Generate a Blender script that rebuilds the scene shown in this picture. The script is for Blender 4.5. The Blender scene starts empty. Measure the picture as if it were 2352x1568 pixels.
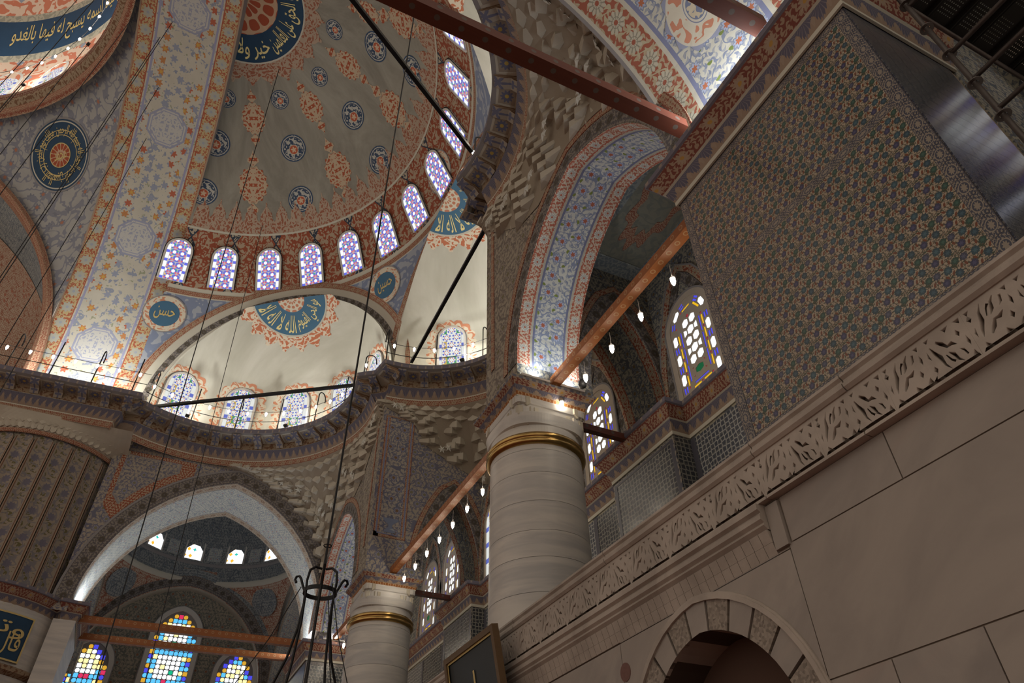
import bpy, bmesh, math, random
import numpy as np
from mathutils import Vector, Matrix
random.seed(7)
PI = math.pi
sin, cos, sqrt = math.sin, math.cos, math.sqrt
SC = bpy.context.scene
COL = SC.collection

# ---------------------------------------------------------------- camera
def cam_axes(yaw, pitch, roll):
    y, p, r = map(math.radians, (yaw, pitch, roll))
    f = Vector((sin(y)*cos(p), cos(y)*cos(p), sin(p))); ri = Vector((cos(y), -sin(y), 0)); u = ri.cross(f)
    return cos(r)*ri+sin(r)*u, -sin(r)*ri+cos(r)*u, f
FPX = 1595.125
CR, CU, CF = cam_axes(26.76287, 40.89183, -1.44601)
C0 = Vector((0, 0, 1.6))
cd = bpy.data.cameras.new('camera'); cam = bpy.data.objects.new('camera', cd); COL.objects.link(cam)
cam.matrix_world = Matrix(((CR.x, CU.x, -CF.x, C0.x), (CR.y, CU.y, -CF.y, C0.y), (CR.z, CU.z, -CF.z, C0.z), (0, 0, 0, 1)))
cd.sensor_fit = 'HORIZONTAL'; cd.sensor_width = 36; cd.lens = FPX/2352*36; cd.clip_end = 300; cd.clip_start = .05
SC.camera = cam
def ray(u, v):
    return (CR*(u-1176)-CU*(v-784)+CF*FPX).normalized()
# ---------------------------------------------------------------- world: even, slightly warm light of a large hall
w = bpy.data.worlds.new('world'); SC.world = w; w.use_nodes = True
bg = w.node_tree.nodes['Background']; bg.inputs[0].default_value = (1.0, .86, .72, 1); bg.inputs[1].default_value = .58
SC.view_settings.view_transform = 'Standard'; SC.view_settings.look = 'None'
SC.view_settings.exposure = 0.0; SC.view_settings.gamma = 1; SC.view_settings.use_curve_mapping = False

# ---------------------------------------------------------------- object helpers
def tag(o, label=None, cat=None, group=None, kind=None):
    if label: o['label'] = label
    if cat: o['category'] = cat
    if group: o['group'] = group
    if kind: o['kind'] = kind
    return o
def link(name, data, parent=None):
    o = bpy.data.objects.new(name, data); COL.objects.link(o)
    if parent is not None: o.parent = parent
    return o
def empty(name, loc=(0, 0, 0), parent=None, rz=0):
    o = link(name, None, parent); o.location = loc; o.rotation_euler = (0, 0, rz); o.empty_display_size = .2
    return o
def mesh(name, V, F, mat=None, uv=None, smooth=False):
    m = bpy.data.meshes.new(name); m.from_pydata([tuple(v) for v in V], [], F)
    if uv is not None:
        L = m.uv_layers.new(name='UVMap'); li = np.empty(len(m.loops), int); m.loops.foreach_get('vertex_index', li)
        L.data.foreach_set('uv', np.asarray(uv, float)[li].ravel())
    if mat: m.materials.append(mat)
    if smooth: m.polygons.foreach_set('use_smooth', [True]*len(m.polygons))
    m.update()
    return m
def mobj(name, V, F, mat=None, parent=None, uv=None, smooth=False):
    return link(name, mesh(name, V, F, mat, uv, smooth), parent)
def struct(name, V, F, mat, uv=None, smooth=False, label=None, cat=None):
    o = mobj(name, V, F, mat, None, uv, smooth); return tag(o, label, cat, kind='structure')
class MB:                       # collects geometry with uv, linked as one mesh object
    def __init__(s): s.V = []; s.F = []; s.U = []
    def add(s, V, F, U=None):
        b = len(s.V); s.V += [tuple(v) for v in V]; s.F += [tuple(b+i for i in f) for f in F]
        s.U += [tuple(q) for q in U] if U is not None else [(v[0]+v[1]*.7, v[2]) for v in map(tuple, V)]
        return s
    def box(s, x0, x1, y0, y1, z0, z1):
        V = [(x0,y0,z0),(x1,y0,z0),(x1,y1,z0),(x0,y1,z0),(x0,y0,z1),(x1,y0,z1),(x1,y1,z1),(x0,y1,z1)]
        Q = [(0,3,2,1),(4,5,6,7),(0,1,5,4),(1,2,6,5),(2,3,7,6),(3,0,4,7)]
        for q in Q:
            vv = [V[i] for i in q]; n = (Vector(vv[1])-Vector(vv[0])).cross(Vector(vv[2])-Vector(vv[0]))
            if abs(n.x) >= abs(n.y) and abs(n.x) >= abs(n.z): U = [(p[1], p[2]) for p in vv]
            elif abs(n.y) >= abs(n.z): U = [(p[0], p[2]) for p in vv]
            else: U = [(p[0], p[1]) for p in vv]
            s.add(vv, [(0,1,2,3)], U)
        return s
    def grid(s, f, nu, nv, closed=False):    # f(a,b) in 0..1 -> (P,(u,v))
        V = []; U = []
        for j in range(nv+1):
            for i in range(nu+1):
                P, q = f(i/nu, j/nv); V.append(tuple(P)); U.append(q)
        n = nu+1
        s.add(V, [(j*n+i, j*n+i+1, (j+1)*n+i+1, (j+1)*n+i) for j in range(nv) for i in range(nu)], U)
        return s
    def tube(s, pts, r, n=8, caps=True):
        pts = [Vector(p) for p in pts]; R = r if isinstance(r, (list, tuple)) else [r]*len(pts)
        V = []; U = []; L = 0; prev = None
        for i, p in enumerate(pts):
            t = (pts[min(i+1, len(pts)-1)]-pts[max(i-1, 0)]).normalized()
            if prev is None:
                a = Vector((0, 0, 1)) if abs(t.z) < .9 else Vector((1, 0, 0)); a = (a-t*a.dot(t)).normalized()
            else: a = (prev-t*prev.dot(t)).normalized()
            prev = a; b = t.cross(a)
            if i: L += (pts[i]-pts[i-1]).length
            for k in range(n):
                th = 2*PI*k/n; V.append(p+R[i]*(cos(th)*a+sin(th)*b)); U.append((L, k/n*.2))
        F = [(i*n+k, i*n+(k+1) % n, (i+1)*n+(k+1) % n, (i+1)*n+k) for i in range(len(pts)-1) for k in range(n)]
        if caps: F += [tuple(range(n-1, -1, -1)), tuple((len(pts)-1)*n+k for k in range(n))]
        return s.add(V, F, U)
    def lathe(s, prof, n=24, c=(0, 0, 0), a0=0, a1=2*PI):
        def f(a, b):
            i = b*(len(prof)-1); k = min(int(i), len(prof)-2); r, z = prof[int(round(i))]
            th = a0+(a1-a0)*a
            return (c[0]+r*cos(th), c[1]+r*sin(th), c[2]+z), (th*prof[0][0], z)
        return s.grid(f, n, len(prof)-1)
    def prism(s, poly, o, ex, ey, ez, d):    # 2-D polygon in the ex/ey plane at o, extruded by d along ez, fan caps
        o, ex, ey, ez = map(Vector, (o, ex, ey, ez)); n = len(poly)
        a = [o+ex*p[0]+ey*p[1] for p in poly]; b = [p+ez*d for p in a]
        U = [tuple(p) for p in poly]
        s.add(a+b, [tuple(range(n)), tuple(range(2*n-1, n-1, -1))]+[(i, i+n, (i+1) % n+n, (i+1) % n) for i in range(n)], U+U)
        return s
    def bar(s, a, b, w, h, up=(0, 0, 1)):
        a, b = Vector(a), Vector(b); t = (b-a); L = t.length; t.normalize(); r = t.cross(Vector(up)).normalized(); u = r.cross(t)
        for (e1, e2, ww, hh) in ((r, u, w, h),):
            c = [(-.5, -.5), (.5, -.5), (.5, .5), (-.5, .5)]
            for k in range(4):
                p, q = c[k], c[(k+1) % 4]; d = ww if k % 2 == 0 else hh
                vv = [a+r*p[0]*w+u*p[1]*h, a+r*q[0]*w+u*q[1]*h, b+r*q[0]*w+u*q[1]*h, b+r*p[0]*w+u*p[1]*h]
                s.add(vv, [(0,1,2,3)], [(0, 0), (0, d), (L, d), (L, 0)])
            for p0 in (a, b): s.add([p0+r*p[0]*w+u*p[1]*h for p in c], [(0,1,2,3)], [(p[0]*w, p[1]*h) for p in c])
        return s
    def obj(s, name, mat, parent=None, smooth=False): return mobj(name, s.V, s.F, mat, parent, s.U, smooth)
    def struct(s, name, mat, smooth=False, label=None, cat=None): return tag(s.obj(name, mat, None, smooth), label, cat, kind='structure')
def adopt(o, parent, M=None):          # parent without moving: children are given in world space
    o.parent = parent; o.matrix_parent_inverse = parent.matrix_basis.inverted()
    if M is not None: o.matrix_basis = M
    return o
def copy_tree(o, parent=None):
    c = o.copy(); COL.objects.link(c); c.parent = parent
    for ch in list(o.children): copy_tree(ch, c)
    return c
def plate(name, outer, holes, depth, mat, bev=0.0, res=1):   # plane sheet with cut-outs in local xy, thickness along local z
    cu = bpy.data.curves.new(name, 'CURVE'); cu.dimensions = '2D'; cu.fill_mode = 'BOTH'; cu.extrude = depth/2; cu.bevel_depth = bev; cu.bevel_resolution = 0
    for poly in [outer]+list(holes):
        sp = cu.splines.new('POLY'); sp.points.add(len(poly)-1); sp.use_cyclic_u = True
        for i, p in enumerate(poly): sp.points[i].co = (p[0], p[1], 0, 1)
    tmp = bpy.data.objects.new('tmp', cu); COL.objects.link(tmp)
    m = bpy.data.meshes.new_from_object(tmp.evaluated_get(bpy.context.evaluated_depsgraph_get()))
    bpy.data.objects.remove(tmp); bpy.data.curves.remove(cu); m.name = name; m.materials.clear(); m.materials.append(mat)
    L = m.uv_layers[0] if m.uv_layers else m.uv_layers.new(name='UVMap'); L.name = 'UVMap'
    co = np.empty(len(m.vertices)*3); m.vertices.foreach_get('co', co); co = co.reshape(-1, 3)
    li = np.empty(len(m.loops), int); m.loops.foreach_get('vertex_index', li); L.data.foreach_set('uv', co[li][:, :2].ravel())
    return m
# ---------------------------------------------------------------- node materials
class X:
    nt = None
    def __init__(s, k): s.k = k
    @staticmethod
    def op(o, *a):
        n = X.nt.nodes.new('ShaderNodeMath'); n.operation = o
        for i, q in enumerate(a):
            if isinstance(q, X): X.nt.links.new(q.k, n.inputs[i])
            else: n.inputs[i].default_value = q
        return X(n.outputs[0])
    def __add__(s, o): return X.op('ADD', s, o)
    __radd__ = __add__
    def __sub__(s, o): return X.op('SUBTRACT', s, o)
    def __rsub__(s, o): return X.op('SUBTRACT', o, s)
    def __mul__(s, o): return X.op('MULTIPLY', s, o)
    __rmul__ = __mul__
    def __truediv__(s, o): return X.op('DIVIDE', s, o)
    def __lt__(s, o): return X.op('LESS_THAN', s, o)
    def __gt__(s, o): return X.op('GREATER_THAN', s, o)
    def abs(s): return X.op('ABSOLUTE', s)
    def fr(s): return X.op('FRACT', s)
    def fl(s): return X.op('FLOOR', s)
    def sin(s): return X.op('SINE', s)
    def cos(s): return X.op('COSINE', s)
    def sqrt(s): return X.op('SQRT', s)
    def mn(s, o): return X.op('MINIMUM', s, o)
    def mx(s, o): return X.op('MAXIMUM', s, o)
    def clamp(s): return s.mx(0).mn(1)
    def band(s, a, b): return (s > a)*(s < b)
    def pp(s, p): return X.op('PINGPONG', s, p)
def hyp(a, b): return (a*a+b*b).sqrt()
def at2(a, b): return X.op('ARCTAN2', a, b)
def comb(a, b, c=0):
    n = X.nt.nodes.new('ShaderNodeCombineXYZ')
    for i, q in enumerate((a, b, c)):
        if isinstance(q, X): X.nt.links.new(q.k, n.inputs[i])
        else: n.inputs[i].default_value = q
    return n.outputs[0]
def noise(a, b, s=1, det=2, rough=.5, dist=0, c=0):
    n = X.nt.nodes.new('ShaderNodeTexNoise'); X.nt.links.new(comb(a, b, c), n.inputs['Vector'])
    n.inputs['Scale'].default_value = s; n.inputs['Detail'].default_value = det; n.inputs['Roughness'].default_value = rough; n.inputs['Distortion'].default_value = dist
    return X(n.outputs['Fac'])
def voro(a, b, s=1, rnd=1, feat='F1'):
    n = X.nt.nodes.new('ShaderNodeTexVoronoi'); n.voronoi_dimensions = '2D'; n.feature = feat; X.nt.links.new(comb(a, b), n.inputs['Vector'])
    n.inputs['Scale'].default_value = s; n.inputs['Randomness'].default_value = rnd
    d = X(n.outputs['Distance'])
    if feat != 'F1': return d, None
    sp = X.nt.nodes.new('ShaderNodeSeparateColor'); X.nt.links.new(n.outputs['Color'], sp.inputs[0])
    return d, X(sp.outputs[0])
def rnd2(a, b):
    n = X.nt.nodes.new('ShaderNodeTexWhiteNoise'); n.noise_dimensions = '2D'; X.nt.links.new(comb(a, b), n.inputs['Vector']); return X(n.outputs['Value'])
def objrnd():
    n = X.nt.nodes.new('ShaderNodeObjectInfo'); return X(n.outputs['Random'])
def uv():
    n = X.nt.nodes.new('ShaderNodeUVMap'); n.uv_map = 'UVMap'; s = X.nt.nodes.new('ShaderNodeSeparateXYZ'); X.nt.links.new(n.outputs[0], s.inputs[0])
    return X(s.outputs[0]), X(s.outputs[1])
def opos():
    n = X.nt.nodes.new('ShaderNodeTexCoord'); s = X.nt.nodes.new('ShaderNodeSeparateXYZ'); X.nt.links.new(n.outputs['Object'], s.inputs[0])
    return X(s.outputs[0]), X(s.outputs[1]), X(s.outputs[2])
def wpos():
    n = X.nt.nodes.new('ShaderNodeNewGeometry'); s = X.nt.nodes.new('ShaderNodeSeparateXYZ'); X.nt.links.new(n.outputs['Position'], s.inputs[0])
    return X(s.outputs[0]), X(s.outputs[1]), X(s.outputs[2])
def rgb(c): return (c[0], c[1], c[2], 1)
def mix(f, A, B, mode='MIX'):
    n = X.nt.nodes.new('ShaderNodeMix'); n.data_type = 'RGBA'; n.blend_type = mode
    if isinstance(f, X): X.nt.links.new(f.k, n.inputs[0])
    else: n.inputs[0].default_value = f
    for q, i in ((A, 6), (B, 7)):
        if isinstance(q, tuple): n.inputs[i].default_value = rgb(q)
        else: X.nt.links.new(q, n.inputs[i])
    return n.outputs[2]
def sstep(x, a, b):
    n = X.nt.nodes.new('ShaderNodeMapRange'); n.interpolation_type = 'SMOOTHSTEP'; X.nt.links.new(x.k, n.inputs[0])
    n.inputs[1].default_value = a; n.inputs[2].default_value = b; return X(n.outputs[0])
MATS = {}
def mat(name, rough=.85, metal=0, spec=.3):
    def deco(fn):
        m = bpy.data.materials.new(name); m.use_nodes = True; X.nt = m.node_tree; b = m.node_tree.nodes['Principled BSDF']
        b.inputs['Roughness'].default_value = rough; b.inputs['Metallic'].default_value = metal; b.inputs['Specular IOR Level'].default_value = spec
        r = fn(b)
        if isinstance(r, tuple) and len(r) == 2 and not isinstance(r[0], (int, float)): col, h = r
        else: col, h = r, None
        if isinstance(col, tuple): b.inputs['Base Color'].default_value = rgb(col)
        else: m.node_tree.links.new(col, b.inputs['Base Color'])
        if h is not None:
            bp = m.node_tree.nodes.new('ShaderNodeBump'); bp.inputs['Strength'].default_value = .6; bp.inputs['Distance'].default_value = .02
            m.node_tree.links.new(h.k, bp.inputs['Height']); m.node_tree.links.new(bp.outputs[0], b.inputs['Normal'])
        MATS[name] = m
        return m
    return deco
def glow(name, col, st):
    m = bpy.data.materials.new(name); m.use_nodes = True; nt = m.node_tree; X.nt = nt; b = nt.nodes['Principled BSDF']
    c = col(b) if callable(col) else col
    b.inputs['Base Color'].default_value = (.02, .02, .02, 1); b.inputs['Emission Strength'].default_value = st
    if isinstance(c, tuple): b.inputs['Emission Color'].default_value = rgb(c)
    else: nt.links.new(c, b.inputs['Emission Color'])
    m.cycles.emission_sampling = 'NONE' if st < 6 else 'AUTO'
    MATS[name] = m; return m
# palette (linear)
CREAM = (.46, .42, .33); CREAM2 = (.52, .50, .42); RED = (.30, .085, .045); BLUE = (.17, .20, .30); SLATE = (.10, .12, .19); NAVY = (.012, .045, .12)
GREEN = (.13, .17, .05); GOLD = (.62, .45, .16); OCHRE = (.42, .26, .07); STONE = (.43, .38, .30); BROWN = (.16, .10, .07)
# pattern helpers
def meander(a, b, s, f=22, det=1.2, dist=.5):       # curling leaf scrolls
    return ((noise(a, b, s, det, .5, dist)*f).sin() > 0)
def stems(a, b, s, w=.035, det=1):
    return ((noise(a, b, s, det, .45, .4)-.5).abs() < w)
def petals(a, b, n, r0, am): return hyp(a, b) < (r0+am*(at2(a, b)*n).cos())
def leaves(a, b, p, ln, thin=2.6, seed=0.0):          # scattered painted leaves, each turned its own way
    x, y, r = cells(a+seed, b+seed*.7, p, p); an = r*6.283; cs, sn = an.cos(), an.sin(); u2 = x*cs+y*sn; v2 = y*cs-x*sn
    return hyp(u2, v2*thin+u2*u2*(4/p)) < ln
def cells(a, b, p, q, off=.5):
    row = (b/q).fl(); aa = a/p+row*off; return (aa.fr()-.5)*p, ((b/q).fr()-.5)*q, rnd2(aa.fl(), row)
def plaster(base, a, b, k=.12): return mix(noise(a, b, .7, 5, .65)*1.0, tuple(x*(1-k*2) for x in base), tuple(min(1, x*(1+k*1.2)) for x in base))
def rosette_band(a, b, w, per, ground, leafc, flc, ctr):     # band of width w centred on b=0
    c = mix(meander(a, b, 5.5/w, 18)*(b.abs() < w*.46), ground, leafc)
    x = ((a/per).fr()-.5)*per; idx = (a/per).fl()
    m = petals(x, b, 8, w*.34, w*.05); c = mix(m, c, flc); c = mix((hyp(x, b)*(30/w)).sin().abs()*m*.35, c, ctr)
    c = mix(hyp(x, b) < w*.10, c, ctr)
    return c

@mat('semidome_plaster', .9)
def _(B):
    a, b = uv(); n = noise(a, b, .35, 6, .7, .6); f = noise(a, b, 2.5, 4, .6)
    c = mix(sstep(n, .32, .68), (.20, .19, .16), (.34, .33, .28)); return mix(f*.5, c, (.27, .26, .22)), f
@mat('exedra_plaster', .9)
def _(B):
    a, b = uv(); n = noise(a, b, .3, 5, .65, .4); return mix(sstep(n, .3, .7), (.46, .45, .38), (.60, .59, .52))
@mat('window_zone', .85)
def _(B):
    a, b = uv(); m = meander(a, b, 4.6, 20); c = mix(m, (.27, .07, .035), (.38, .29, .205))
    x, y, r = cells(a, b, 2.09, .62, 0); d = x.abs()*1.25+y.abs(); c = mix(d < .34, c, (.03, .045, .07)); c = mix((d < .26)*meander(a, b, 5, 18), c, (.40, .34, .26))
    return c
@mat('lace_red', .85)
def _(B):
    a, b = uv(); m = stems(a, b, 6.5, .09, 1.5); c = mix(m, (.30, .115, .07), (.40, .31, .235)); return c
@mat('lace_red_bright', .85)
def _(B):
    a, b = uv(); return mix(stems(a, b, 4.5, .075, 1.5), (.50, .17, .09), (.66, .58, .46))
@mat('halo_lace', .85)
def _(B):
    a, b = uv(); return mix(meander(a, b, 4.5, 16), (.55, .24, .14), (.64, .58, .46))
@mat('cartouche', .85)
def _(B):
    a, b = uv(); m = stems(a.abs(), b.abs(), 5.2, .10, 1); return mix(m, (.34, .085, .04), (.47, .37, .26))
@mat('roundel_blue', .85)
def _(B):
    a, b = uv(); r = hyp(a, b)                      # unit disc, centre shifted as painted
    c = mix(meander(a, b, 3.6, 20), (.045, .07, .12), (.42, .42, .38)); c = mix(r.band(.84, .90), c, (.42, .41, .36)); c = mix(r > .92, c, (.035, .07, .14)); c = mix(r.band(.78, .84), c, (.035, .06, .11))
    q = hyp(a, b+.12); c = mix(q < .36, c, (.50, .47, .38)); c = mix(q < .32, c, (.42, .10, .05)); c = mix(petals(a, b+.12, 5, .17, .06), c, (.55, .42, .30)); return c
@mat('navy_disc', .6)
def _(B):
    a, b = uv(); return mix(noise(a, b, 2, 3)*.6, (.012, .040, .085), (.02, .07, .14))
@mat('lightblue_disc', .7)
def _(B):
    a, b = uv(); return mix(noise(a, b, 2, 3)*.6, (.05, .13, .22), (.08, .18, .28))
@mat('roundel_red_center', .8)
def _(B):
    a, b = uv(); r = hyp(a, b); t = at2(a, b); m = ((t*7).cos()*(r*9).cos()).abs() < .28; return mix(m, (.34, .075, .035), (.52, .36, .24))
@mat('roundel_cream_center', .8)
def _(B):
    a, b = uv(); r = hyp(a, b); t = at2(a, b); m = ((t*6).cos()*(r*14).cos()).abs() < .45; return mix(m, (.48, .20, .12), (.60, .56, .46))
@mat('gold_leaf', .45, .0, .5)
def _(B): return (.60, .46, .17)
@mat('gold_bright', .45, 0, .5)
def _(B): return (.75, .66, .30)
@mat('great_arch_paint', .85)
def _(B):
    a, b = uv()                                    # a along the arch, b across 0..4
    e = (b-2).abs()                                # distance from centre line
    g = mix(noise(a, b, 1.2, 4, .6), (.40, .38, .32), (.54, .52, .45))
    leaf = noise(a, b, 3.4, 2, .5, .6); g = mix((leaf > .58)*((noise(a, b, 9, 2)) > .45), g, (.24, .27, .34)); g = mix((leaf < .36)*(noise(a, b, 8, 2) > .5), g, (.27, .29, .20))
    x, y, r = cells(a, b, .50, .42); fl = petals(x, y, 6, .135, .035)*(r > .18); swag = ((e-.62-.25*(a*1.208).cos().abs()).abs() < .22)
    g = mix(fl*swag, g, (.44, .20, .08)); g = mix(petals(x, y, 5, .07, .02)*(r > .35)*swag, g, (.52, .32, .08)); g = mix(fl*(1-swag)*(r > .55), g, (.26, .29, .37))
    g = mix(fl*swag*(r > .72), g, (.40, .12, .07))
    ox = ((a/5.2).fr()-.5)*5.2; oy = b-2; oc = ox.abs().mx(oy.abs()).mx((ox.abs()+oy.abs())*.7071)
    inner = stems(ox.abs(), oy.abs(), 6, .11, 1); g = mix(oc < .84, g, mix(inner, (.30, .32, .40), (.46, .46, .44))); g = mix(oc.band(.76, .84), g, (.28, .30, .40)); g = mix(oc.band(.66, .70), g, (.28, .30, .40))
    g = mix(e.band(1.15, 1.24), g, (.28, .29, .42))
    rb = rosette_band(a, e-1.63, .62, .74, (.34, .10, .055), (.44, .35, .19), (.40, .39, .31), (.30, .33, .38))
    g = mix(e > 1.30, g, rb); return mix(e > 1.93, g, (.33, .24, .17))
@mat('pendentive_paint', .85)
def _(B):
    a, b = uv(); g = mix(noise(a, b, 1.5, 4, .6), (.30, .30, .30), (.40, .40, .38)); x, y, r = cells(a, b, .55, .5)
    g = mix(petals(x, y, 6, .14, .04)*(r > .3), g, (.19, .20, .24)); g = mix(stems(a, b, 2.2, .04), g, (.22, .23, .27)); return mix(petals(x, y, 5, .07, .02)*(r > .8), g, (.38, .17, .11))
@mat('small_pendentive', .85)
def _(B):
    a, b = uv(); return mix(meander(a, b, 2.4, 17), (.34, .37, .42), (.20, .24, .34))
@mat('dome_red', .85)
def _(B):
    a, b = uv(); c = mix(meander(a, b, 1.7, 18), (.50, .17, .10), (.62, .47, .36)); x, y, r = cells(a, b, 1.9, 1.35); return mix((x.abs()+y.abs()) < .22, c, (.25, .28, .34))
@mat('dome_grey_band', .85)
def _(B):
    a, b = uv(); return mix(meander(a, b, 3, 20), (.38, .35, .27), (.26, .25, .20))
def floral_wall(name, ground, leafc, flc, s=1.0, flr=.5, accent=None):
    @mat(name, .88)
    def _(B):
        a, b = uv(); g = mix(noise(a, b, 1.2, 4, .6), tuple(q*.85 for q in ground), tuple(q*1.1 for q in ground)); p = .17/s
        mid = tuple(leafc[k]*.65+ground[k]*.35 for k in range(3))
        g = mix(leaves(a, b, p, p*.40, 2.4), g, leafc); g = mix(leaves(a, b, p*.83, p*.34, 2.2, .37), g, mid); g = mix(stems(a, b, 2.6*s, .022, 1.0), g, leafc)
        x, y, r = cells(a, b, .46/s, .40/s); on = r > flr; m = petals(x, y, 9, .125/s, .02/s)*on; g = mix(m, g, leafc); g = mix(petals(x, y, 9, .095/s, .02/s)*on, g, tuple(min(1, q*1.5+.03) for q in leafc)); g = mix(petals(x, y, 6, .055/s, .015/s)*on, g, flc)
        if accent: g = mix(leaves(a, b, .40/s, .055/s, 1.7, .21), g, accent)
        return g
floral_wall('wall_blue_scroll', (.36, .32, .26), (.15, .15, .20), (.20, .19, .12))
floral_wall('wall_grey_vine', (.34, .30, .235), (.17, .145, .125), (.17, .15, .085), .8, .3)
floral_wall('panel_flowers', (.38, .345, .295), (.145, .15, .21), (.19, .12, .06), 1.0, .25)
floral_wall('gallery_paint', (.34, .32, .25), (.10, .11, .125), (.17, .12, .06), 1.2, .4)
floral_wall('gallery_ceiling', (.24, .24, .19), (.19, .20, .17), (.16, .15, .12), .6, .9)
floral_wall('gallery_blue_border', (.17, .20, .22), (.28, .30, .28), (.15, .17, .2), 1.2, .9)
floral_wall('soffit_blue', (.66, .68, .63), (.27, .32, .44), (.46, .15, .09), 1.15, .30, (.24, .30, .08))
floral_wall('soffit_cross', (.52, .51, .44), (.21, .24, .32), (.42, .15, .08), 1.0, .40, (.17, .22, .06))
floral_wall('soffit_far', (.52, .52, .46), (.27, .30, .33), (.36, .23, .17), 1.3, .6)
floral_wall('far_wall_paint', (.33, .295, .23), (.145, .15, .13), (.25, .12, .07), .9, .3)
floral_wall('far_blue', (.30, .315, .305), (.125, .145, .165), (.18, .18, .17), 1.1, .5)
floral_wall('far_red', (.48, .40, .31), (.30, .12, .075), (.30, .12, .075), 1.5, .9)
def scroll_band(name, ground, leafc, per=.5, w=.3, fl=None, rays=13):
    @mat(name, .85)
    def _(B):
        a, b = uv(); fl_ = fl or leafc; p = w*.36; dk = tuple(q*.55 for q in fl_)
        c = mix(leaves(a, b, p, p*.42, 2.0), ground, leafc); c = mix(leaves(a, b, p*.8, p*.34, 2.2, .31), c, tuple(leafc[k]*.8+ground[k]*.2 for k in range(3)))
        st = (b-w*.26*(a*(6.283/per)).sin()).abs() < w*.035; c = mix(st, c, leafc)
        x = ((a/per).fr()-.5)*per; r = hyp(x, b); t_ = at2(x, b); m = r < (w*.33+w*.035*(t_*rays).cos()); c = mix(m, c, fl_)
        c = mix(m*((t_*rays).cos() < -.55)*(r > w*.09), c, dk); c = mix(r.band(w*.15, w*.175), c, dk); return mix(r < w*.08, c, ground)
scroll_band('red_border', (.27, .075, .04), (.42, .34, .24), .55, .32)
scroll_band('red_border_bright', (.46, .15, .095), (.64, .58, .46), .52, .30, (.68, .68, .62))
scroll_band('cross_border', (.33, .11, .07), (.46, .41, .28), .56, .58, (.50, .47, .37), 11)
scroll_band('slate_border', (.115, .105, .11), (.25, .225, .19), .42, .34, (.11, .095, .075))
scroll_band('far_border', (.40, .37, .30), (.30, .20, .14), .45, .3)
scroll_band('frieze_red', (.24, .075, .045), (.42, .31, .21), .30, .20)
@mat('cornice_floral', .8)
def _(B):
    a, b = uv(); c = mix(leaves(a, b, .10, .042, 2.0)+leaves(a, b, .083, .034, 2.2, .3), (.17, .05, .035), (.31, .215, .15)); x = ((a/.55).fr()-.5)*.55; m = petals(x, b, 11, .085, .02); c = mix(m, c, (.33, .245, .18)); return mix(hyp(x, b) < .03, c, (.40, .23, .06))
@mat('palmette', .85)
def _(B):                                           # a along, b 0 (top) .. 1 (bottom)
    a, b = uv(); x = (a/.26).fr()-.5; d = b-(.92-1.3*x.abs()+.10*(x*46).cos()); c = mix(d < 0, (.29, .215, .16), (.11, .105, .145)); c = mix((d < 0)*((at2(x, b+.15)*22).cos() > .75), c, (.19, .17, .19)); y2 = (a/.26+.5).fr()-.5; return mix(petals(y2, (b-.50)*.45, 3, .11, .03), c, (.31, .24, .185))
@mat('fascia', .85)
def _(B):
    a, b = uv(); x = (a/.30).fr()-.5; return mix((x.abs() < .10)*((b*3).fr() > .3), (.16, .15, .185), (.30, .25, .21))
@mat('fascia_fine', .85)
def _(B):
    a, b = uv(); x = (a/.12).fr()-.5; return mix(x.abs() < .2, (.13, .13, .165), (.27, .24, .21))
@mat('orange_band', .8)
def _(B):
    a, b = uv(); x = ((a/.16).fr()-.5)*.16; return mix(hyp(x, b).band(.03, .05), (.25, .09, .025), (.42, .26, .14))
@mat('daisy_soffit', .85)
def _(B):
    a, b = uv(); m = petals(a, b, 10, .155, .03); c = mix(m, (.31, .27, .215), (.135, .145, .22)); return mix(hyp(a, b) < .055, c, (.45, .34, .09))
@mat('bracket_paint', .85)
def _(B):
    a, b = uv(); return mix(meander(a, b, 8, 14), (.17, .09, .05), (.30, .225, .15))
@mat('bracket_front', .85)
def _(B):
    a, b = uv(); m = petals(a, b, 6, .10, .05)+petals(a, b+.2, 4, .06, .03); return mix(m, (.32, .28, .23), (.135, .14, .205))
@mat('muqarnas_stone', .9)
def _(B):
    x, y, z = wpos(); n = noise(x, y, 1.3, 3, .6, 0, z); r = objrnd(); return mix((n*.6+r*.55).clamp(), (.33, .285, .22), (.56, .52, .43))
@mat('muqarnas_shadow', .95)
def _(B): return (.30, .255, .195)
@mat('joint_dark', .95)
def _(B): return (.10, .06, .045)
@mat('white_star', .8)
def _(B): return (.62, .62, .56)
@mat('flute_paint', .88)
def _(B):                                           # a across -.5...5, b along metres
    a, b = uv(); g = mix(noise(a, b, 2, 4, .6), (.25, .21, .165), (.31, .265, .21)); y = ((b/.95).fr()-.5)*.95; k = (b/.95).fl(); sgn = ((k*.5).fr() > .25)*2-1
    x = a*.56; m = hyp(x-sgn*.05, (y-.18)*.9) < (.115+.02*(at2(x, y-.18)*9).cos()); lf = ((noise(x, y, 7, 2, .5, .5) > .52)*(x.abs() < .17)*(y < .1))
    g = mix(lf, g, (.13, .115, .05)); g = mix(stems(x, b, 4, .05)*(x.abs() < .2), g, (.19, .175, .18)); g = mix(m, g, (.145, .135, .17)); return mix(a.abs() > .40, g, mix((a.abs() > .45), (.16, .085, .055), (.30, .23, .17)))
@mat('marble_warm', .42, 0, .45)
def _(B):
    x, y, z = wpos(); r = objrnd(); n = noise(x+r*9, y*.8+z*.6, 1.1, 6, .62, .8, z*.9); k = noise(y*.5+z*1.4, r*5, 2.4, 4, .6, .4)
    c = mix(sstep(n, .28, .74), (.245, .215, .195), (.37, .325, .285)); c = mix(sstep(k, .55, .75)*.5, c, (.36, .275, .235)); return mix(r*.5, c, (.31, .265, .225))
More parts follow.
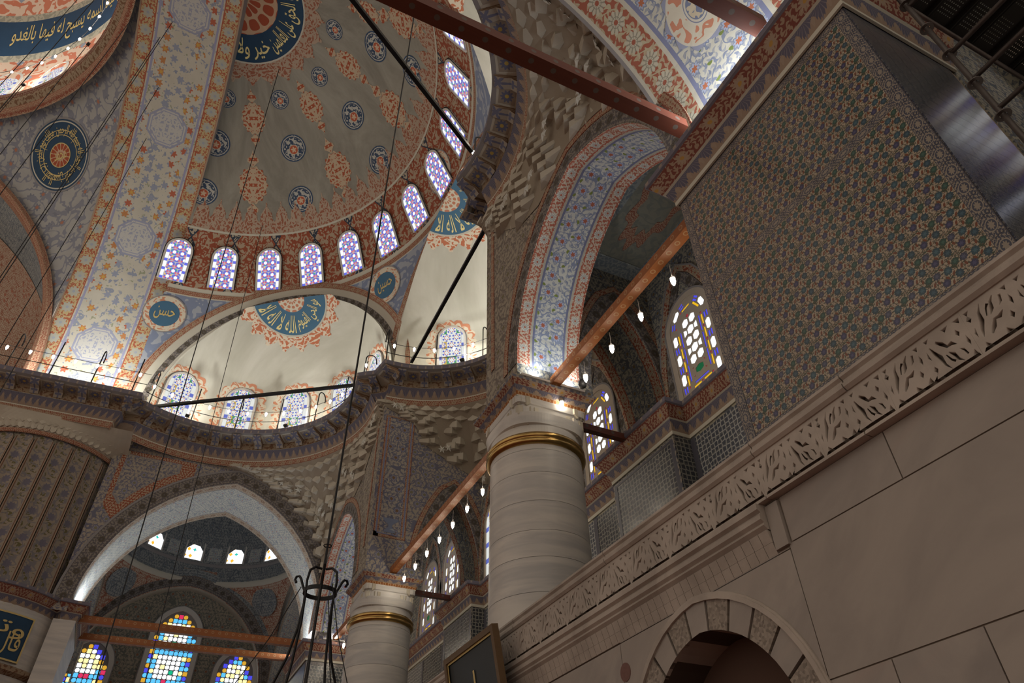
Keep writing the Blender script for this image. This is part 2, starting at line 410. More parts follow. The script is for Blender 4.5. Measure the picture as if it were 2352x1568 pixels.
@mat('marble_column', .40, 0, .45)
def _(B):
    x, y, z = wpos(); r = objrnd(); n = noise(x*.5, y*.5, 1.2, 6, .6, .5, z*4+r*9); c = mix(sstep(n, .32, .7), (.42, .41, .40), (.60, .57, .52)); return mix(r*.25, c, (.54, .50, .45))
@mat('marble_rail', .5, 0, .4)
def _(B):
    x, y, z = wpos(); n = noise(x, y, 1.6, 5, .6, .4, z); c = mix(sstep(n, .3, .7), (.32, .275, .235), (.46, .40, .345)); return c
@mat('breccia', .5)
def _(B):
    a, b = uv(); d, r = voro(a, b, 38, 1); return mix(r, (.17, .14, .115), (.34, .29, .24))
@mat('ablaq_dark', .6)
def _(B): return (.06, .045, .035)
@mat('porphyry', .45)
def _(B):
    x, y, z = wpos(); return mix(noise(x, y, 30, 3, .6, 0, z), (.12, .05, .04), (.20, .10, .08))
@mat('red_vault', .8)
def _(B):
    a, b = uv(); return mix(meander(a, b, 2.2, 18), (.20, .05, .025), (.40, .32, .22))
TG = (.37, .315, .24)
def tile_flower(name):
    @mat(name, .28, 0, .5)
    def _(B):                                       # one tile, uv 0..1 ; pattern with flowers, sprigs, tulips
        a, b = uv(); r = objrnd(); g = mix(r, tuple(q*.92 for q in TG), tuple(q*1.06 for q in TG))
        st = stems(a+.37, b+.11, 2.6, .026, 1); g = mix(st, g, (.05, .065, .04)); g = mix(leaves(a, b, .15, .055, 2.8), g, (.07, .075, .06)); g = mix(leaves(a, b, .125, .045, 2.8, .4), g, (.13, .085, .055))
        lf = (noise(a, b, 8.5, 1.5, .5, .3) > .70); g = mix(lf, g, (.06, .085, .07))
        for (cx, cy, rr, n, colr) in ((.22, .25, .105, 9, (.035, .065, .085)), (.72, .22, .10, 8, (.05, .05, .10)), (.50, .62, .11, 10, (.04, .08, .10)), (.88, .72, .10, 9, (.06, .065, .10)), (.16, .78, .095, 8, (.035, .075, .06))):
            dx = a-cx; dy = (b-cy)*.85; m = petals(dx, dy, n, rr*1.32, rr*.14); g = mix(m, g, colr); g = mix(petals(dx, dy, 6, rr*.60, rr*.2), g, tuple(q*1.7 for q in colr))
        for (cx, cy, an) in ((.36, .42, .6), (.62, .40, -.5), (.34, .92, .2), (.68, .86, -.7), (.05, .48, .4), (.92, .45, -.2), (.50, .10, .3)):
            dx = a-cx; dy = b-cy; u2 = dx*cos(an)+dy*sin(an); v2 = dy*cos(an)-dx*sin(an); m = (hyp(u2*2.2, v2)+v2*.25) < .088; g = mix(m, g, (.17, .06, .03))
        return g
tile_flower('tile_flower')
@mat('tile_border', .3, 0, .5)
def _(B):
    a, b = uv(); x = a.fr()-.5; y = b-.5; c = mix(leaves(a, b, .22, .085, 2.2)+leaves(a, b, .17, .07, 2.2, .3), (.055, .06, .085), (.27, .235, .19)); m = hyp(x*1.25, y); c = mix(m < .36, c, (.28, .245, .20)); c = mix(m < .30, c, (.06, .065, .09)); c = mix(petals(x, y, 8, .17, .04), c, (.27, .235, .19)); return mix(((b-.5).abs() > .46), c, (.08, .08, .10))
@mat('tile_blue', .22, 0, .6)
def _(B):
    a, b = uv(); d, r = voro(a, b, 9, .6); c = mix(meander(a, b, 7, 18), (.03, .035, .055), (.13, .13, .135)); return mix(d < .28, c, (.035, .045, .08))
def tile_lattice(name, dark, light):
    @mat(name, .25, 0, .55)
    def _(B):
        a, b = uv(); d, _r = voro(a, b, 9, .35, 'DISTANCE_TO_EDGE'); d2, r2 = voro(a, b, 9, .35); c = mix(d < .10, dark, light); c = mix(d2 < .30, c, tuple(q*.8 for q in dark)); gx = ((a/.25).fr()-.5).abs(); gy = ((b/.25).fr()-.5).abs()
        return mix(gx.mx(gy) > .488, c, (.22, .21, .18))
tile_lattice('tile_lattice_dark', (.045, .05, .06), (.25, .245, .215)); tile_lattice('tile_lattice_light', (.09, .10, .125), (.36, .37, .35))
@mat('tile_cypress', .28, 0, .5)
def _(B):
    a, b = uv(); x, y, r = cells(a, b, .26, .40); d = hyp(x*1.9, y*1.1); c = mix(d < .19, (.40, .385, .31), (.06, .065, .09)); return mix(d.band(.06, .13)*((at2(x, y)*14).cos() > 0), c, (.34, .33, .29))
@mat('grout', .9)
def _(B): return (.30, .25, .20)
@mat('wood_paint', .5, 0, .4)
def _(B):
    a, b = uv(); n = noise(a*.4, b*8, 3, 4, .6); g = mix(n, (.24, .075, .018), (.36, .12, .03)); x = ((a/.24).fr()-.5)*.24; y = b-.09; return mix(hyp(x, y).band(.03, .05), g, (.40, .23, .11))
@mat('wood_red', .5, 0, .4)
def _(B):
    a, b = uv(); n = noise(a*.4, b*8, 3, 4, .6); g = mix(n, (.085, .022, .012), (.13, .036, .018)); x = ((a/.34).fr()-.5)*.34; return mix(hyp(x, b-.09) < .04, g, (.10, .075, .06))
@mat('brass', .28, 1, .5)
def _(B):
    x, y, z = wpos(); return mix(noise(x, y, 6, 3, .6, 0, z), (.36, .22, .07), (.62, .42, .16))
@mat('iron_black', .45, .4, .4)
def _(B): return (.012, .012, .013)
@mat('steel_grey', .5, .6, .4)
def _(B):
    x, y, z = wpos(); return mix(noise(x, y, 9, 3, .6, 0, z), (.06, .05, .045), (.13, .11, .10))
@mat('plank_black', .6, .3, .3)
def _(B): return (.018, .016, .014)
@mat('white_paint', .6)
def _(B): return (.60, .56, .52)
@mat('window_plaster', .85)
def _(B):
    a, b = uv(); return mix(noise(a, b, 3, 3, .6), (.42, .36, .29), (.52, .46, .38))
@mat('window_white', .8)
def _(B): return (.58, .56, .52)
@mat('plaque_black', .35, 0, .5)
def _(B): return (.012, .016, .018)
@mat('plaque_frame', .5)
def _(B):
    x, y, z = wpos(); return mix(noise(x, y, 5, 4, .6, 0, z), (.10, .06, .03), (.17, .11, .055))
@mat('carpet_red', .95)
def _(B):
    x, y, z = wpos(); c = mix(meander(x, y, 1.5, 18), (.20, .05, .035), (.26, .12, .08)); return c
@mat('line_blue', .85)
def _(B): return (.20, .22, .34)
@mat('line_cream', .85)
def _(B): return CREAM2
@mat('line_grey', .85)
def _(B): return (.26, .25, .25)
@mat('black_plastic', .5)
def _(B): return (.02, .02, .022)
@mat('copper_pipe', .55)
def _(B): return (.05, .10, .10)
# daylight in coloured glass
def glass_pattern(B):
    a, b = uv()                                     # a centred metres, b metres from the sill
    s = .34; x, y, r = cells(a, b, s, s*.866); h = x.abs().mx(x.abs()*.5+y.abs()*.866)
    c = mix(h < s*.20, (.10, .13, .55), (.95, .97, 1.0)); tri = (at2(x, y)*3).cos(); c = mix((h > s*.26)*(tri > .55), c, (.60, .12, .16)); c = mix((h > s*.26)*(tri < -.75)*(r > .6), c, (.75, .45, .08)); c = mix((h > s*.30)*(tri < -.8)*(r < .25), c, (.02, .42, .16))
    lead = h.band(s*.205, s*.235)+(h > s*.46); c = mix(lead.clamp(), c, (.42, .40, .42))
    e = a.abs(); yb = (b/.42).fr(); border = e > .36; c2 = mix(yb < .28, (.86, .91, 1.0), (.10, .12, .70)); c2 = mix(yb.band(.28, .32)+(yb > .97), c2, (.4, .4, .42)); c = mix(border, c, c2); return mix(e.band(.345, .365), c, (.4, .4, .42))
glow('glass_small', glass_pattern, 1.15)
def glass_soft(B):
    a, b = uv(); s = .40; x, y, r = cells(a, b, s, s*.866); h = hyp(x, y); t = at2(x, y)
    c = mix(h.band(s*.28, s*.46)*((t*6).cos() > .1), (.78, .80, .76), (.09, .13, .55)); c = mix(h.band(s*.16, s*.28)*((t*6).cos() < -.2), c, (.55, .16, .16)); c = mix((h > s*.40)*(r > .62), c, (.55, .36, .08)); c = mix((h > s*.40)*(r < .2), c, (.04, .28, .09))
    e = a.abs(); yb = (b/.55).fr(); c = mix(e > .40, c, mix(yb < .30, (.78, .80, .77), (.10, .14, .55))); return mix(e.band(.385, .405), c, (.5, .5, .48))
glow('glass_exedra', glass_soft, .95)
def glass_far(B):
    a, b = uv(); x, y, r = cells(a, b, .30, .36); c = mix((x.abs()*1.1+y.abs()) < .11, (.93, .96, 1.0), (.85, .42, .03)); c = mix(r > .45, (.93, .96, 1.0), c); c = mix((x.abs() > .143)+(y.abs() > .174), c, (.55, .55, .55)); return mix(petals(x, y, 4, .07, .02)*(r < .16), c, (.02, .45, .40))
glow('glass_far', glass_far, 1.3)
GL = {'white': ((.92, .97, 1.0), 1.25), 'blue': ((.07, .07, .80), 1.0), 'yellow': ((.85, .48, .01), 1.0), 'red': ((.42, .02, .04), .8), 'green': ((.0, .09, .03), 1.0), 'sky': ((.10, .50, .85), 1.2), 'amber': ((.72, .38, .03), 1.0), 'lemon': ((1.0, .85, .40), 1.2), 'pink': ((.75, .03, .12), 1.0), 'teal': ((.0, .50, .25), 1.0)}
for k, (c_, s_) in GL.items(): glow('pane_'+k, c_, s_)
glow('bulb_glow', (1.0, .88, .70), 60)
glow('led_glow', (1.0, .97, .92), 3)
# ================================================================ STRUCTURE
YS = 16.15
def mir(y): return 2*YS-y
m_ = MATS
def parch(h, r, n=24):                 # pointed (or round) arch, list of (x,z) from -h to h
    e = max((r*r-h*h)/(2*h), 0.0); R = h+e; th = math.acos(e/R); s = r/(R*sin(th)); out = []
    for i in range(n+1):
        k = i/n
        if k <= .5: a = th*(k/.5); x, z = e-R*cos(a), R*sin(a)*s
        else: a = th*((1-k)/.5); x, z = -e+R*cos(a), R*sin(a)*s
        out.append((x, z))
    out[n//2] = (0.0, r)
    return out
def offs(pts, d):                      # offset an open 2-D polyline to its left side
    out = []
    for i, p in enumerate(pts):
        a = pts[max(i-1, 0)]; b = pts[min(i+1, len(pts)-1)]; dx, dz = b[0]-a[0], b[1]-a[1]; L = math.hypot(dx, dz) or 1
        out.append((p[0]-dz/L*d, p[1]+dx/L*d))
    return out
def cum(pts):
    s = [0]
    for a, b in zip(pts, pts[1:]): s.append(s[-1]+math.dist(a, b))
    return s
class Face:                            # a vertical plane: origin, horizontal unit ex, inward (viewer side) normal nn
    def __init__(s, o, ex, nn): s.o = Vector(o); s.ex = Vector(ex); s.nn = Vector(nn)
    def P(s, x, z, d=0): return s.o+s.ex*x+Vector((0, 0, z))+s.nn*d
def arch_wall(mb, F, x0, x1, z0, z1, cx, h, zs, r, n=28):
    A = [(cx+x, zs+z) for x, z in parch(h, r, n)]
    def q(a, b, c, d): mb.add([F.P(*a), F.P(*b), F.P(*c), F.P(*d)], [(0,1,2,3)], [a, b, c, d])
    if x0 < cx-h: q((x0, z0), (cx-h, z0), (cx-h, z1), (x0, z1))
    if x1 > cx+h: q((cx+h, z0), (x1, z0), (x1, z1), (cx+h, z1))
    for a, b in zip(A, A[1:]): q(a, b, (b[0], z1), (a[0], z1))
    if z0 < zs: pass
    return A
def ribbon(F, pts, o0, o1, d, mt, name, parent, both=True):   # painted / moulded band along a polyline on a face
    A, B = offs(pts, o0), offs(pts, o1); s = cum(pts); mb = MB(); w = o1-o0
    V = []; U = []
    for i in range(len(pts)):
        V += [F.P(*A[i], d), F.P(*B[i], d), F.P(*B[i], 0), F.P(*A[i], 0)]; U += [(s[i], -w/2), (s[i], w/2), (s[i], w/2), (s[i], -w/2)]
    Fc = []
    for i in range(len(pts)-1):
        a, b = i*4, i*4+4; Fc += [(a, a+1, b+1, b), (a+1, a+2, b+2, b+1), (a+3, a, b, b+3)]
    mb.add(V, Fc, U); return mb.obj(name, mt, parent)
def soffit(parent, A, Fa, depth, strips, name='soffit_band'):  # A: (x,z) pts on face Fa ; strips [(w0,w1,mat)] across the depth, measured along -nn
    s = cum(A)
    for (w0, w1, mt) in strips:
        mb = MB(); V = []; U = []; hw = (w1-w0)/2
        for i, p in enumerate(A): V += [Fa.P(*p, -w0), Fa.P(*p, -w1)]; U += [(s[i], -hw), (s[i], hw)]
        mb.add(V, [(2*i, 2*i+1, 2*i+3, 2*i+2) for i in range(len(A)-1)], U); mb.obj(name, mt, parent)
def rect_frame(F, x0, x1, z0, z1, w, d, mt, name, parent):
    ribbon(F, [(x0, z0), (x0, z1), (x1, z1), (x1, z0), (x0, z0)], -w, 0, d, mt, name, parent)
def rect_panel(F, x0, x1, z0, z1, d, mt, name, parent):
    mb = MB(); mb.add([F.P(x0, z0, d), F.P(x1, z0, d), F.P(x1, z1, d), F.P(x0, z1, d)], [(0,1,2,3)], [(x0, z0), (x1, z0), (x1, z1), (x0, z1)]); return mb.obj(name, mt, parent)
def poly_panel(F, pts, d, mt, name, parent):
    mb = MB(); mb.add([F.P(*p, d) for p in pts], [tuple(range(len(pts)))], pts); return mb.obj(name, mt, parent)
def sweep(path, prof, closed=False):   # plan path [(x,y)], profile strips [((o0,z0),(o1,z1),mat,name,vscale)], o to the left of the path
    n = len(path); N = []
    for i in range(n):
        a = path[i-1] if (closed or i > 0) else None; b = path[(i+1) % n] if (closed or i < n-1) else None; p = path[i]
        def nr(u, v): dx, dy = v[0]-u[0], v[1]-u[1]; L = math.hypot(dx, dy) or 1; return (-dy/L, dx/L)
        if a is None: q = nr(p, b); k = 1
        elif b is None: q = nr(a, p); k = 1
        else:
            n1, n2 = nr(a, p), nr(p, b); q = (n1[0]+n2[0], n1[1]+n2[1]); L = math.hypot(*q) or 1; q = (q[0]/L, q[1]/L); k = 1/max(.35, q[0]*n1[0]+q[1]*n1[1])
        N.append((q[0]*k, q[1]*k))
    s = cum(path); idx = list(range(n))+([0] if closed else []); s = s+[s[-1]+math.dist(path[-1], path[0])] if closed else s
    res = []
    for (p0, p1, mt, nm, vr) in prof:
        V = []; U = []
        for j, i in enumerate(idx):
            for (o, z), v in ((p0, vr[0]), (p1, vr[1])): V.append((path[i][0]+N[i][0]*o, path[i][1]+N[i][1]*o, z)); U.append((s[j], v))
        res.append((V, [(2*j, 2*j+1, 2*j+3, 2*j+2) for j in range(len(idx)-1)], U, mt, nm))
    return res
def sweep_objs(path, prof, parent, closed=False):
    for V, Fc, U, mt, nm in sweep(path, prof, closed): mobj(nm, V, Fc, mt, parent, U)

# ---------------- floor
MB().box(-34, 9.2, -8, 41, -.3, 0).struct('floor', m_['carpet_red'], label='red patterned carpet floor of the prayer hall', cat='floor')

# ---------------- right wall below the gallery: marble slabs, striped arch, roundel
WR = Face((5.1, 0, 0), (0, 1, 0), (-1, 0, 0))
wr = MB().box(5.14, 5.9, -3, 4.4, 0, 5.45).box(5.14, 5.9, 7.4, 29, 0, 4.95).box(5.14, 5.9, 4.4, 7.4, 4.36, 4.95).struct('wall_right', m_['joint_dark'], label='marble clad wall below the gallery balustrade', cat='wall')
def slab(y0, y1, z0, z1, d=.0, mt='marble_warm', g=.006, nm='marble_slab'):
    mb = MB().box(5.1-d, 5.145, y0+g, y1-g, z0+g, z1-g); return mb.obj(nm, m_[mt], wr)
for (a, b) in ((-3, .9), (.9, 3.1), (3.1, 4.38)): slab(a, b, 4.4, 4.86)
slab(4.39, 4.57, 4.38, 4.84, .03)
for (a, b) in ((-3, 1.2), (1.2, 4.42)): slab(a, b, 3.2, 4.4)
for (a, b) in ((-3, .8), (.8, 2.99), (2.99, 3.78), (3.78, 4.42)): slab(a, b, 2.0, 3.2)
for (a, b) in ((-3, 1.5), (1.5, 4.42)): slab(a, b, 0, 2.0)
for (a, b) in ((7.38, 9.6), (9.6, 12.2), (12.2, 15)): slab(a, b, 3.1, 4.35); slab(a, b, 1.6, 3.1)
# slabs around the arch head
AH = [(5.9+x, 2.75+z) for x, z in parch(1.48, 1.58, 24)]; AI = [(5.9+x, 2.75+z) for x, z in parch(1.19, 1.28, 24)]
def cutslab(pts):
    me = plate('marble_slab', pts, [], .04, m_['marble_warm']); o = link('marble_slab', me, wr)
    o.matrix_local = Matrix(((0, 0, -1, 5.12), (1, 0, 0, 0), (0, 1, 0, 0), (0, 0, 0, 1)))
cutslab([p for p in AH[:13]]+[(5.895, 4.345), (4.426, 4.345)]); cutslab([p for p in AH[12:]]+[(7.374, 4.345), (5.905, 4.345)])
slab(4.42, 7.38, 4.35, 4.37)
ribbon(WR, AH, 0, .05, .03, m_['marble_rail'], 'arch_moulding', wr); ribbon(WR, AH, .05, .075, .018, m_['marble_rail'], 'arch_moulding', wr)
NV = 13
for k in range(NV):
    f0, f1 = k/NV+.004, (k+1)/NV-.004
    def ap(L, f): i = f*24; j = min(int(i), 23); t = i-j; return (L[j][0]*(1-t)+L[j+1][0]*t, L[j][1]*(1-t)+L[j+1][1]*t)
    fs = [f0+(f1-f0)*q/3 for q in range(4)]
    if k == NV//2: fs = sorted(fs+[.5])
    poly = [ap(AI, f) for f in fs]+[ap(AH, f) for f in reversed(fs)]
    mb = MB().prism([(p[0], p[1]) for p in poly], (5.098, 0, 0), (0, 1, 0), (0, 0, 1), (1, 0, 0), .05); mb.obj('voussoir', m_['marble_warm' if k % 2 == 0 else 'breccia'], wr)
for k in range(11):                                # striped reveal of the arch
    f0, f1 = k/11, (k+1)/11; fs = [f0+(f1-f0)*q/3 for q in range(4)]; mb = MB()
    V = []; U = []
    for f in fs: p = ap(AI, f); V += [(5.1, p[0], p[1]), (5.62, p[0], p[1])]; U += [(f, 0), (f, .5)]
    mb.add(V, [(2*i, 2*i+1, 2*i+3, 2*i+2) for i in range(3)], U).obj('reveal_block', m_['ablaq_dark' if k % 2 else 'marble_warm'], wr)
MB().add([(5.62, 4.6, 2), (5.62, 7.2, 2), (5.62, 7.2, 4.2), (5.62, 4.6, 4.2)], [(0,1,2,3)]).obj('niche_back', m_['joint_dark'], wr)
mb = MB(); mb.grid(lambda a, b: ((5.62+1.6*b, 4.72+2.36*a, 3.55+.45*sin(PI*a)-.2*b), (a*2.4, b*1.6)), 16, 4); mb.obj('painted_vault', m_['red_vault'], wr)
mb = MB(); mb.prism([(.105*cos(2*PI*i/28), .105*sin(2*PI*i/28)) for i in range(28)], (5.105, 7.33, 4.01), (0, 1, 0), (0, 0, 1), (-1, 0, 0), .012); mb.obj('stone_disc', m_['porphyry'], wr)
# cornice moulding and block course under the balustrade
gc = [((0, 4.86), (-.05, 4.86)), ((-.05, 4.86), (-.05, 4.80)), ((-.05, 4.80), (-.01, 4.775)), ((-.01, 4.775), (-.035, 4.745)), ((-.035, 4.745), (-.035, 4.70)), ((-.035, 4.70), (.0, 4.67)), ((.0, 4.67), (-.015, 4.64)), ((-.015, 4.64), (.03, 4.60))]
mb = MB()
for (o0, z0), (o1, z1) in gc: mb.add([(5.02+o0, 4.57, z0), (5.02+o1, 4.57, z1), (5.02+o1, 29, z1), (5.02+o0, 29, z0)], [(0,1,2,3)])
mb.add([(5.02+o, 4.57, z) for (o, z) in [(0, 4.86), (-.05, 4.86), (-.05, 4.8), (-.01, 4.775), (-.035, 4.745), (-.035, 4.70), (0, 4.67), (-.015, 4.64), (.03, 4.6), (.2, 4.6), (.2, 4.86)]], [tuple(range(11))]); mb.obj('cornice_moulding', m_['marble_rail'], wr)
for r_, (za, zb, xa, xb) in enumerate(((4.48, 4.597, 5.03, 5.07), (4.365, 4.475, 5.065, 5.10))):
    me = mesh('cornice_block', [(xa, 0, zb), (xb, 0, za), (xb, .122, za), (xa, .122, zb), (5.15, 0, zb), (5.15, 0, za), (5.15, .122, za), (5.15, .122, zb)], [(0,1,2,3), (0,4,5,1), (3,2,6,7), (0,3,7,4), (1,5,6,2)], m_['marble_rail'])
    for i in range(62): o = link('cornice_block', me, wr); o.location.y = 4.58+i*.129
# ---------------- balustrade: pierced panels, rail
bal = empty('balustrade', (5.02, 1.2, 4.86)); tag(bal, 'carved marble balustrade with pierced scroll panels along the gallery edge', 'balustrade')
def blade(pts, ws):
    L = offs(pts, 1); out = []; back = []
    for p, q, w_ in zip(pts, L, ws): dx, dz = q[0]-p[0], q[1]-p[1]; out.append((p[0]+dx*w_, p[1]+dz*w_)); back.append((p[0]-dx*w_, p[1]-dz*w_))
    return out+back[::-1]
def motif(x0, fl):
    H = [[(.015, .415), (.085, .415), (.03, .36)], [(.115, .415), (.19, .415), (.165, .365)], [(.015, .05), (.07, .05), (.03, .10)], [(.33, .05), (.385, .05), (.365, .10)], [(.30, .415), (.36, .415), (.34, .37)],
         [(.0+.06, .30), (.085, .34), (.105, .30), (.08, .26)], [(.34, .13), (.36, .165), (.385, .13), (.36, .09)], [(.02, .18), (.035, .25), (.055, .19), (.035, .13)],
         blade([(.12, .22), (.16, .255), (.20, .25), (.23, .30), (.27, .345)], [.003, .02, .014, .02, .012]), blade([(.13, .06), (.165, .10), (.18, .16), (.21, .20)], [.004, .014, .018, .006]),
         blade([(.24, .055), (.275, .12), (.285, .20), (.315, .27), (.33, .33)], [.003, .013, .022, .016, .006]), blade([(.085, .09), (.10, .15), (.125, .175)], [.012, .012, .003]), blade([(.19, .10), (.215, .13), (.235, .19)], [.012, .008, .004]), blade([(.355, .22), (.37, .26), (.365, .31)], [.003, .012, .003])]
    out = []
    for h in H:
        h = [(p[0], p[1] if not fl else .465-p[1]) for p in h]; out.append([(x0+p[0], p[1]) for p in h])
    return out
pan = plate('pierced_panel', [(0, 0), (.8, 0), (.8, .46), (0, .46)], motif(0, False)+motif(.4, True), .07, m_['marble_rail'], .004)
MW = Matrix(((0, 0, -1, 0), (1, 0, 0, 0), (0, 1, 0, 0), (0, 0, 0, 1)))
for i in range(-1, 30):
    o = adopt(link('pierced_panel', pan), bal, Matrix.Translation((5.06, 1.25+.8*i+(.004*i), 4.88)) @ MW)
for nm, prof in (('hand_rail', [(-.09, 5.50), (-.09, 5.47), (-.06, 5.445), (-.06, 5.425), (-.09, 5.40), (-.085, 5.365), (-.055, 5.335), (.06, 5.335), (.09, 5.40), (.09, 5.50)]), ('plinth_rail', [(-.05, 4.895), (-.055, 4.862), (.06, 4.862), (.06, 4.895)])):
    for (ya, yb) in ((-2, 1.3), (1.3, 3.2), (3.2, 4.45), (4.45, 7.35), (7.35, 10.1), (10.1, 12.9), (12.9, 15.8), (15.8, 18.7), (18.7, 21.6), (21.6, 25.5), (25.5, 28)):
        mb = MB(); n = len(prof); g = .006
        mb.add([(5.06+o, ya+g, z) for o, z in prof]+[(5.06+o, yb-g, z) for o, z in prof], [(i, (i+1) % n, (i+1) % n+n, i+n) for i in range(n)]+[tuple(range(n)), tuple(range(2*n-1, n-1, -1))]); adopt(mb.obj(nm, m_['marble_rail']), bal)
MB().box(5.1, 5.16, -2, 4.55, 4.86, 5.5).obj('blind_back', m_['marble_warm'], wr)
# ---------------- tiled piers
TILE = .25
def box_mesh(name, sx, sy, d, mt, rep=1.0):       # tile lying in local xy, front at z=0, uv 0..rep on the front
    V = [(0,0,0),(sx,0,0),(sx,sy,0),(0,sy,0),(0,0,-d),(sx,0,-d),(sx,sy,-d),(0,sy,-d)]
    return mesh(name, V, [(0,1,2,3),(0,4,5,1),(1,5,6,2),(2,6,7,3),(3,7,4,0)], mt, [(0,0),(rep*sx/sy if rep != 1 else 1,0),(rep*sx/sy if rep != 1 else 1,1),(0,1)]*2)
TM = {}
def put_tile(F, x, z, sx, sy, mt, parent, rot=False):
    key = (round(sx, 3), round(sy, 3), mt)
    if key not in TM: TM[key] = box_mesh('tile', sx-.003, sy-.003, .02, m_[mt])
    o = link('border_tile' if 'border' in mt else 'tile', TM[key], parent); e = F.ex; n = F.nn; p = F.P(x, z, .012)
    if not rot: o.matrix_local = Matrix(((e.x, 0, n.x, p.x), (e.y, 0, n.y, p.y), (0, 1, n.z, p.z), (0, 0, 0, 1)))
    else: p = F.P(x, z, .012); o.matrix_local = Matrix(((0, -e.x, n.x, p.x+e.x*sy), (0, -e.y, n.y, p.y+e.y*sy), (1, 0, n.z, p.z), (0, 0, 0, 1)))
def tile_face(F, x0, x1, z0, z1, field, parent, bands=(), border=True):
    b = .14
    if border:
        nz = round((z1-z0)/TILE); hz = (z1-z0)/nz
        for i in range(nz):
            put_tile(F, x0, z0+i*hz, hz, b, 'tile_border', parent, True); put_tile(F, x1-b, z0+i*hz, hz, b, 'tile_border', parent, True)
        nx = round((x1-x0-2*b)/TILE); hx = (x1-x0-2*b)/nx
        for i in range(nx):
            for z in (z0, z1-.12)+tuple(bands): put_tile(F, x0+b+i*hx, z, hx, .12, 'tile_border', parent)
        xa, xb = x0+b, x1-b; lims = [z0+.12]+[q for bz in bands for q in (bz, bz+.12)]+[z1-.12]
    else: xa, xb = x0, x1; lims = [z0, z1]; nx = round((x1-x0)/TILE); hx = (x1-x0)/nx
    for a, c in zip(lims[::2], lims[1::2]):
        n = max(1, round((c-a)/TILE)); h = (c-a)/n
        for j in range(n):
            for i in range(nx): put_tile(F, xa+i*hx, a+j*h, hx, h, field, parent)
CPROF = [((0, 9.68), (-.03, 9.68), 'line_cream', 'cornice_fillet', (0, .03)), ((-.03, 9.68), (-.03, 9.76), 'line_cream', 'cornice_fillet', (0, .08)), ((-.03, 9.76), (-.10, 9.98), 'palmette', 'cornice_palmette', (1, 0)),
         ((-.10, 9.98), (-.13, 10.0), 'line_cream', 'cornice_fillet', (0, .03)), ((-.13, 10.0), (-.26, 10.24), 'cornice_floral', 'cornice_cavetto', (-.13, .13)), ((-.26, 10.24), (-.29, 10.26), 'fascia', 'cornice_fascia', (0, .05)), ((-.29, 10.26), (-.29, 10.36), 'fascia', 'cornice_fascia', (0, .33)), ((-.29, 10.36), (.2, 10.38), 'fascia', 'cornice_top', (0, .5))]
def cornice(path, parent, dz=0, sc=1.0, closed=False, prof=CPROF):
    sweep_objs(path, [((a[0]*sc, (a[1]-9.68)*sc+9.68+dz), (b[0]*sc, (b[1]-9.68)*sc+9.68+dz), m_[mt], nm, vr) for a, b, mt, nm, vr in prof], parent, closed)
def tile_pier(y0, y1, near):
    mb = MB().box(5.12, 7.0, y0+.02, y1-.02, 0 if near else 3, 10.37); p = mb.struct('wall_tiled_pier', m_['grout'], label='wall pier clad in flowered blue and rust tiles under a painted cornice' if near else 'wall pier clad in blue lattice tiles behind the second marble column', cat='wall')
    F = Face((5.12, 0, 0), (0, 1, 0), (-1, 0, 0)); G = Face((0, y0+.02, 0), (1, 0, 0), (0, -1, 0)); G2 = Face((0, y1-.02, 0), (1, 0, 0), (0, 1, 0))
    if near: tile_face(F, y0+.02, y1-.02, 5.52, 9.68, 'tile_flower', p, (7.78,)); tile_face(G, 5.12, 6.9, 5.52, 9.68, 'tile_blue', p, (), False)
    else: tile_face(G, 5.12, 7.0, 5.9, 9.68, 'tile_hex', p, (), True); rect_panel(F, y0, y1, 5.5, 9.68, .01, m_['tile_blue'], 'tile_revetment', p)
    cornice([(7.0, y0), (5.1, y0), (5.1, y1), (7.0, y1)][::-1], p)
    return p
@mat('tile_hex', .25, 0, .55)
def _(B):
    a, b = uv(); x, y, r = cells(a, b, .5, .433); d = hyp(x, y); c = mix(d < .17, (.30, .30, .27), (.04, .05, .06)); return mix(stems(a, b, 3, .05), c, (.05, .06, .07))
pn = tile_pier(1.44, 4.60, True); pf = tile_pier(27.75, 30.9, False)

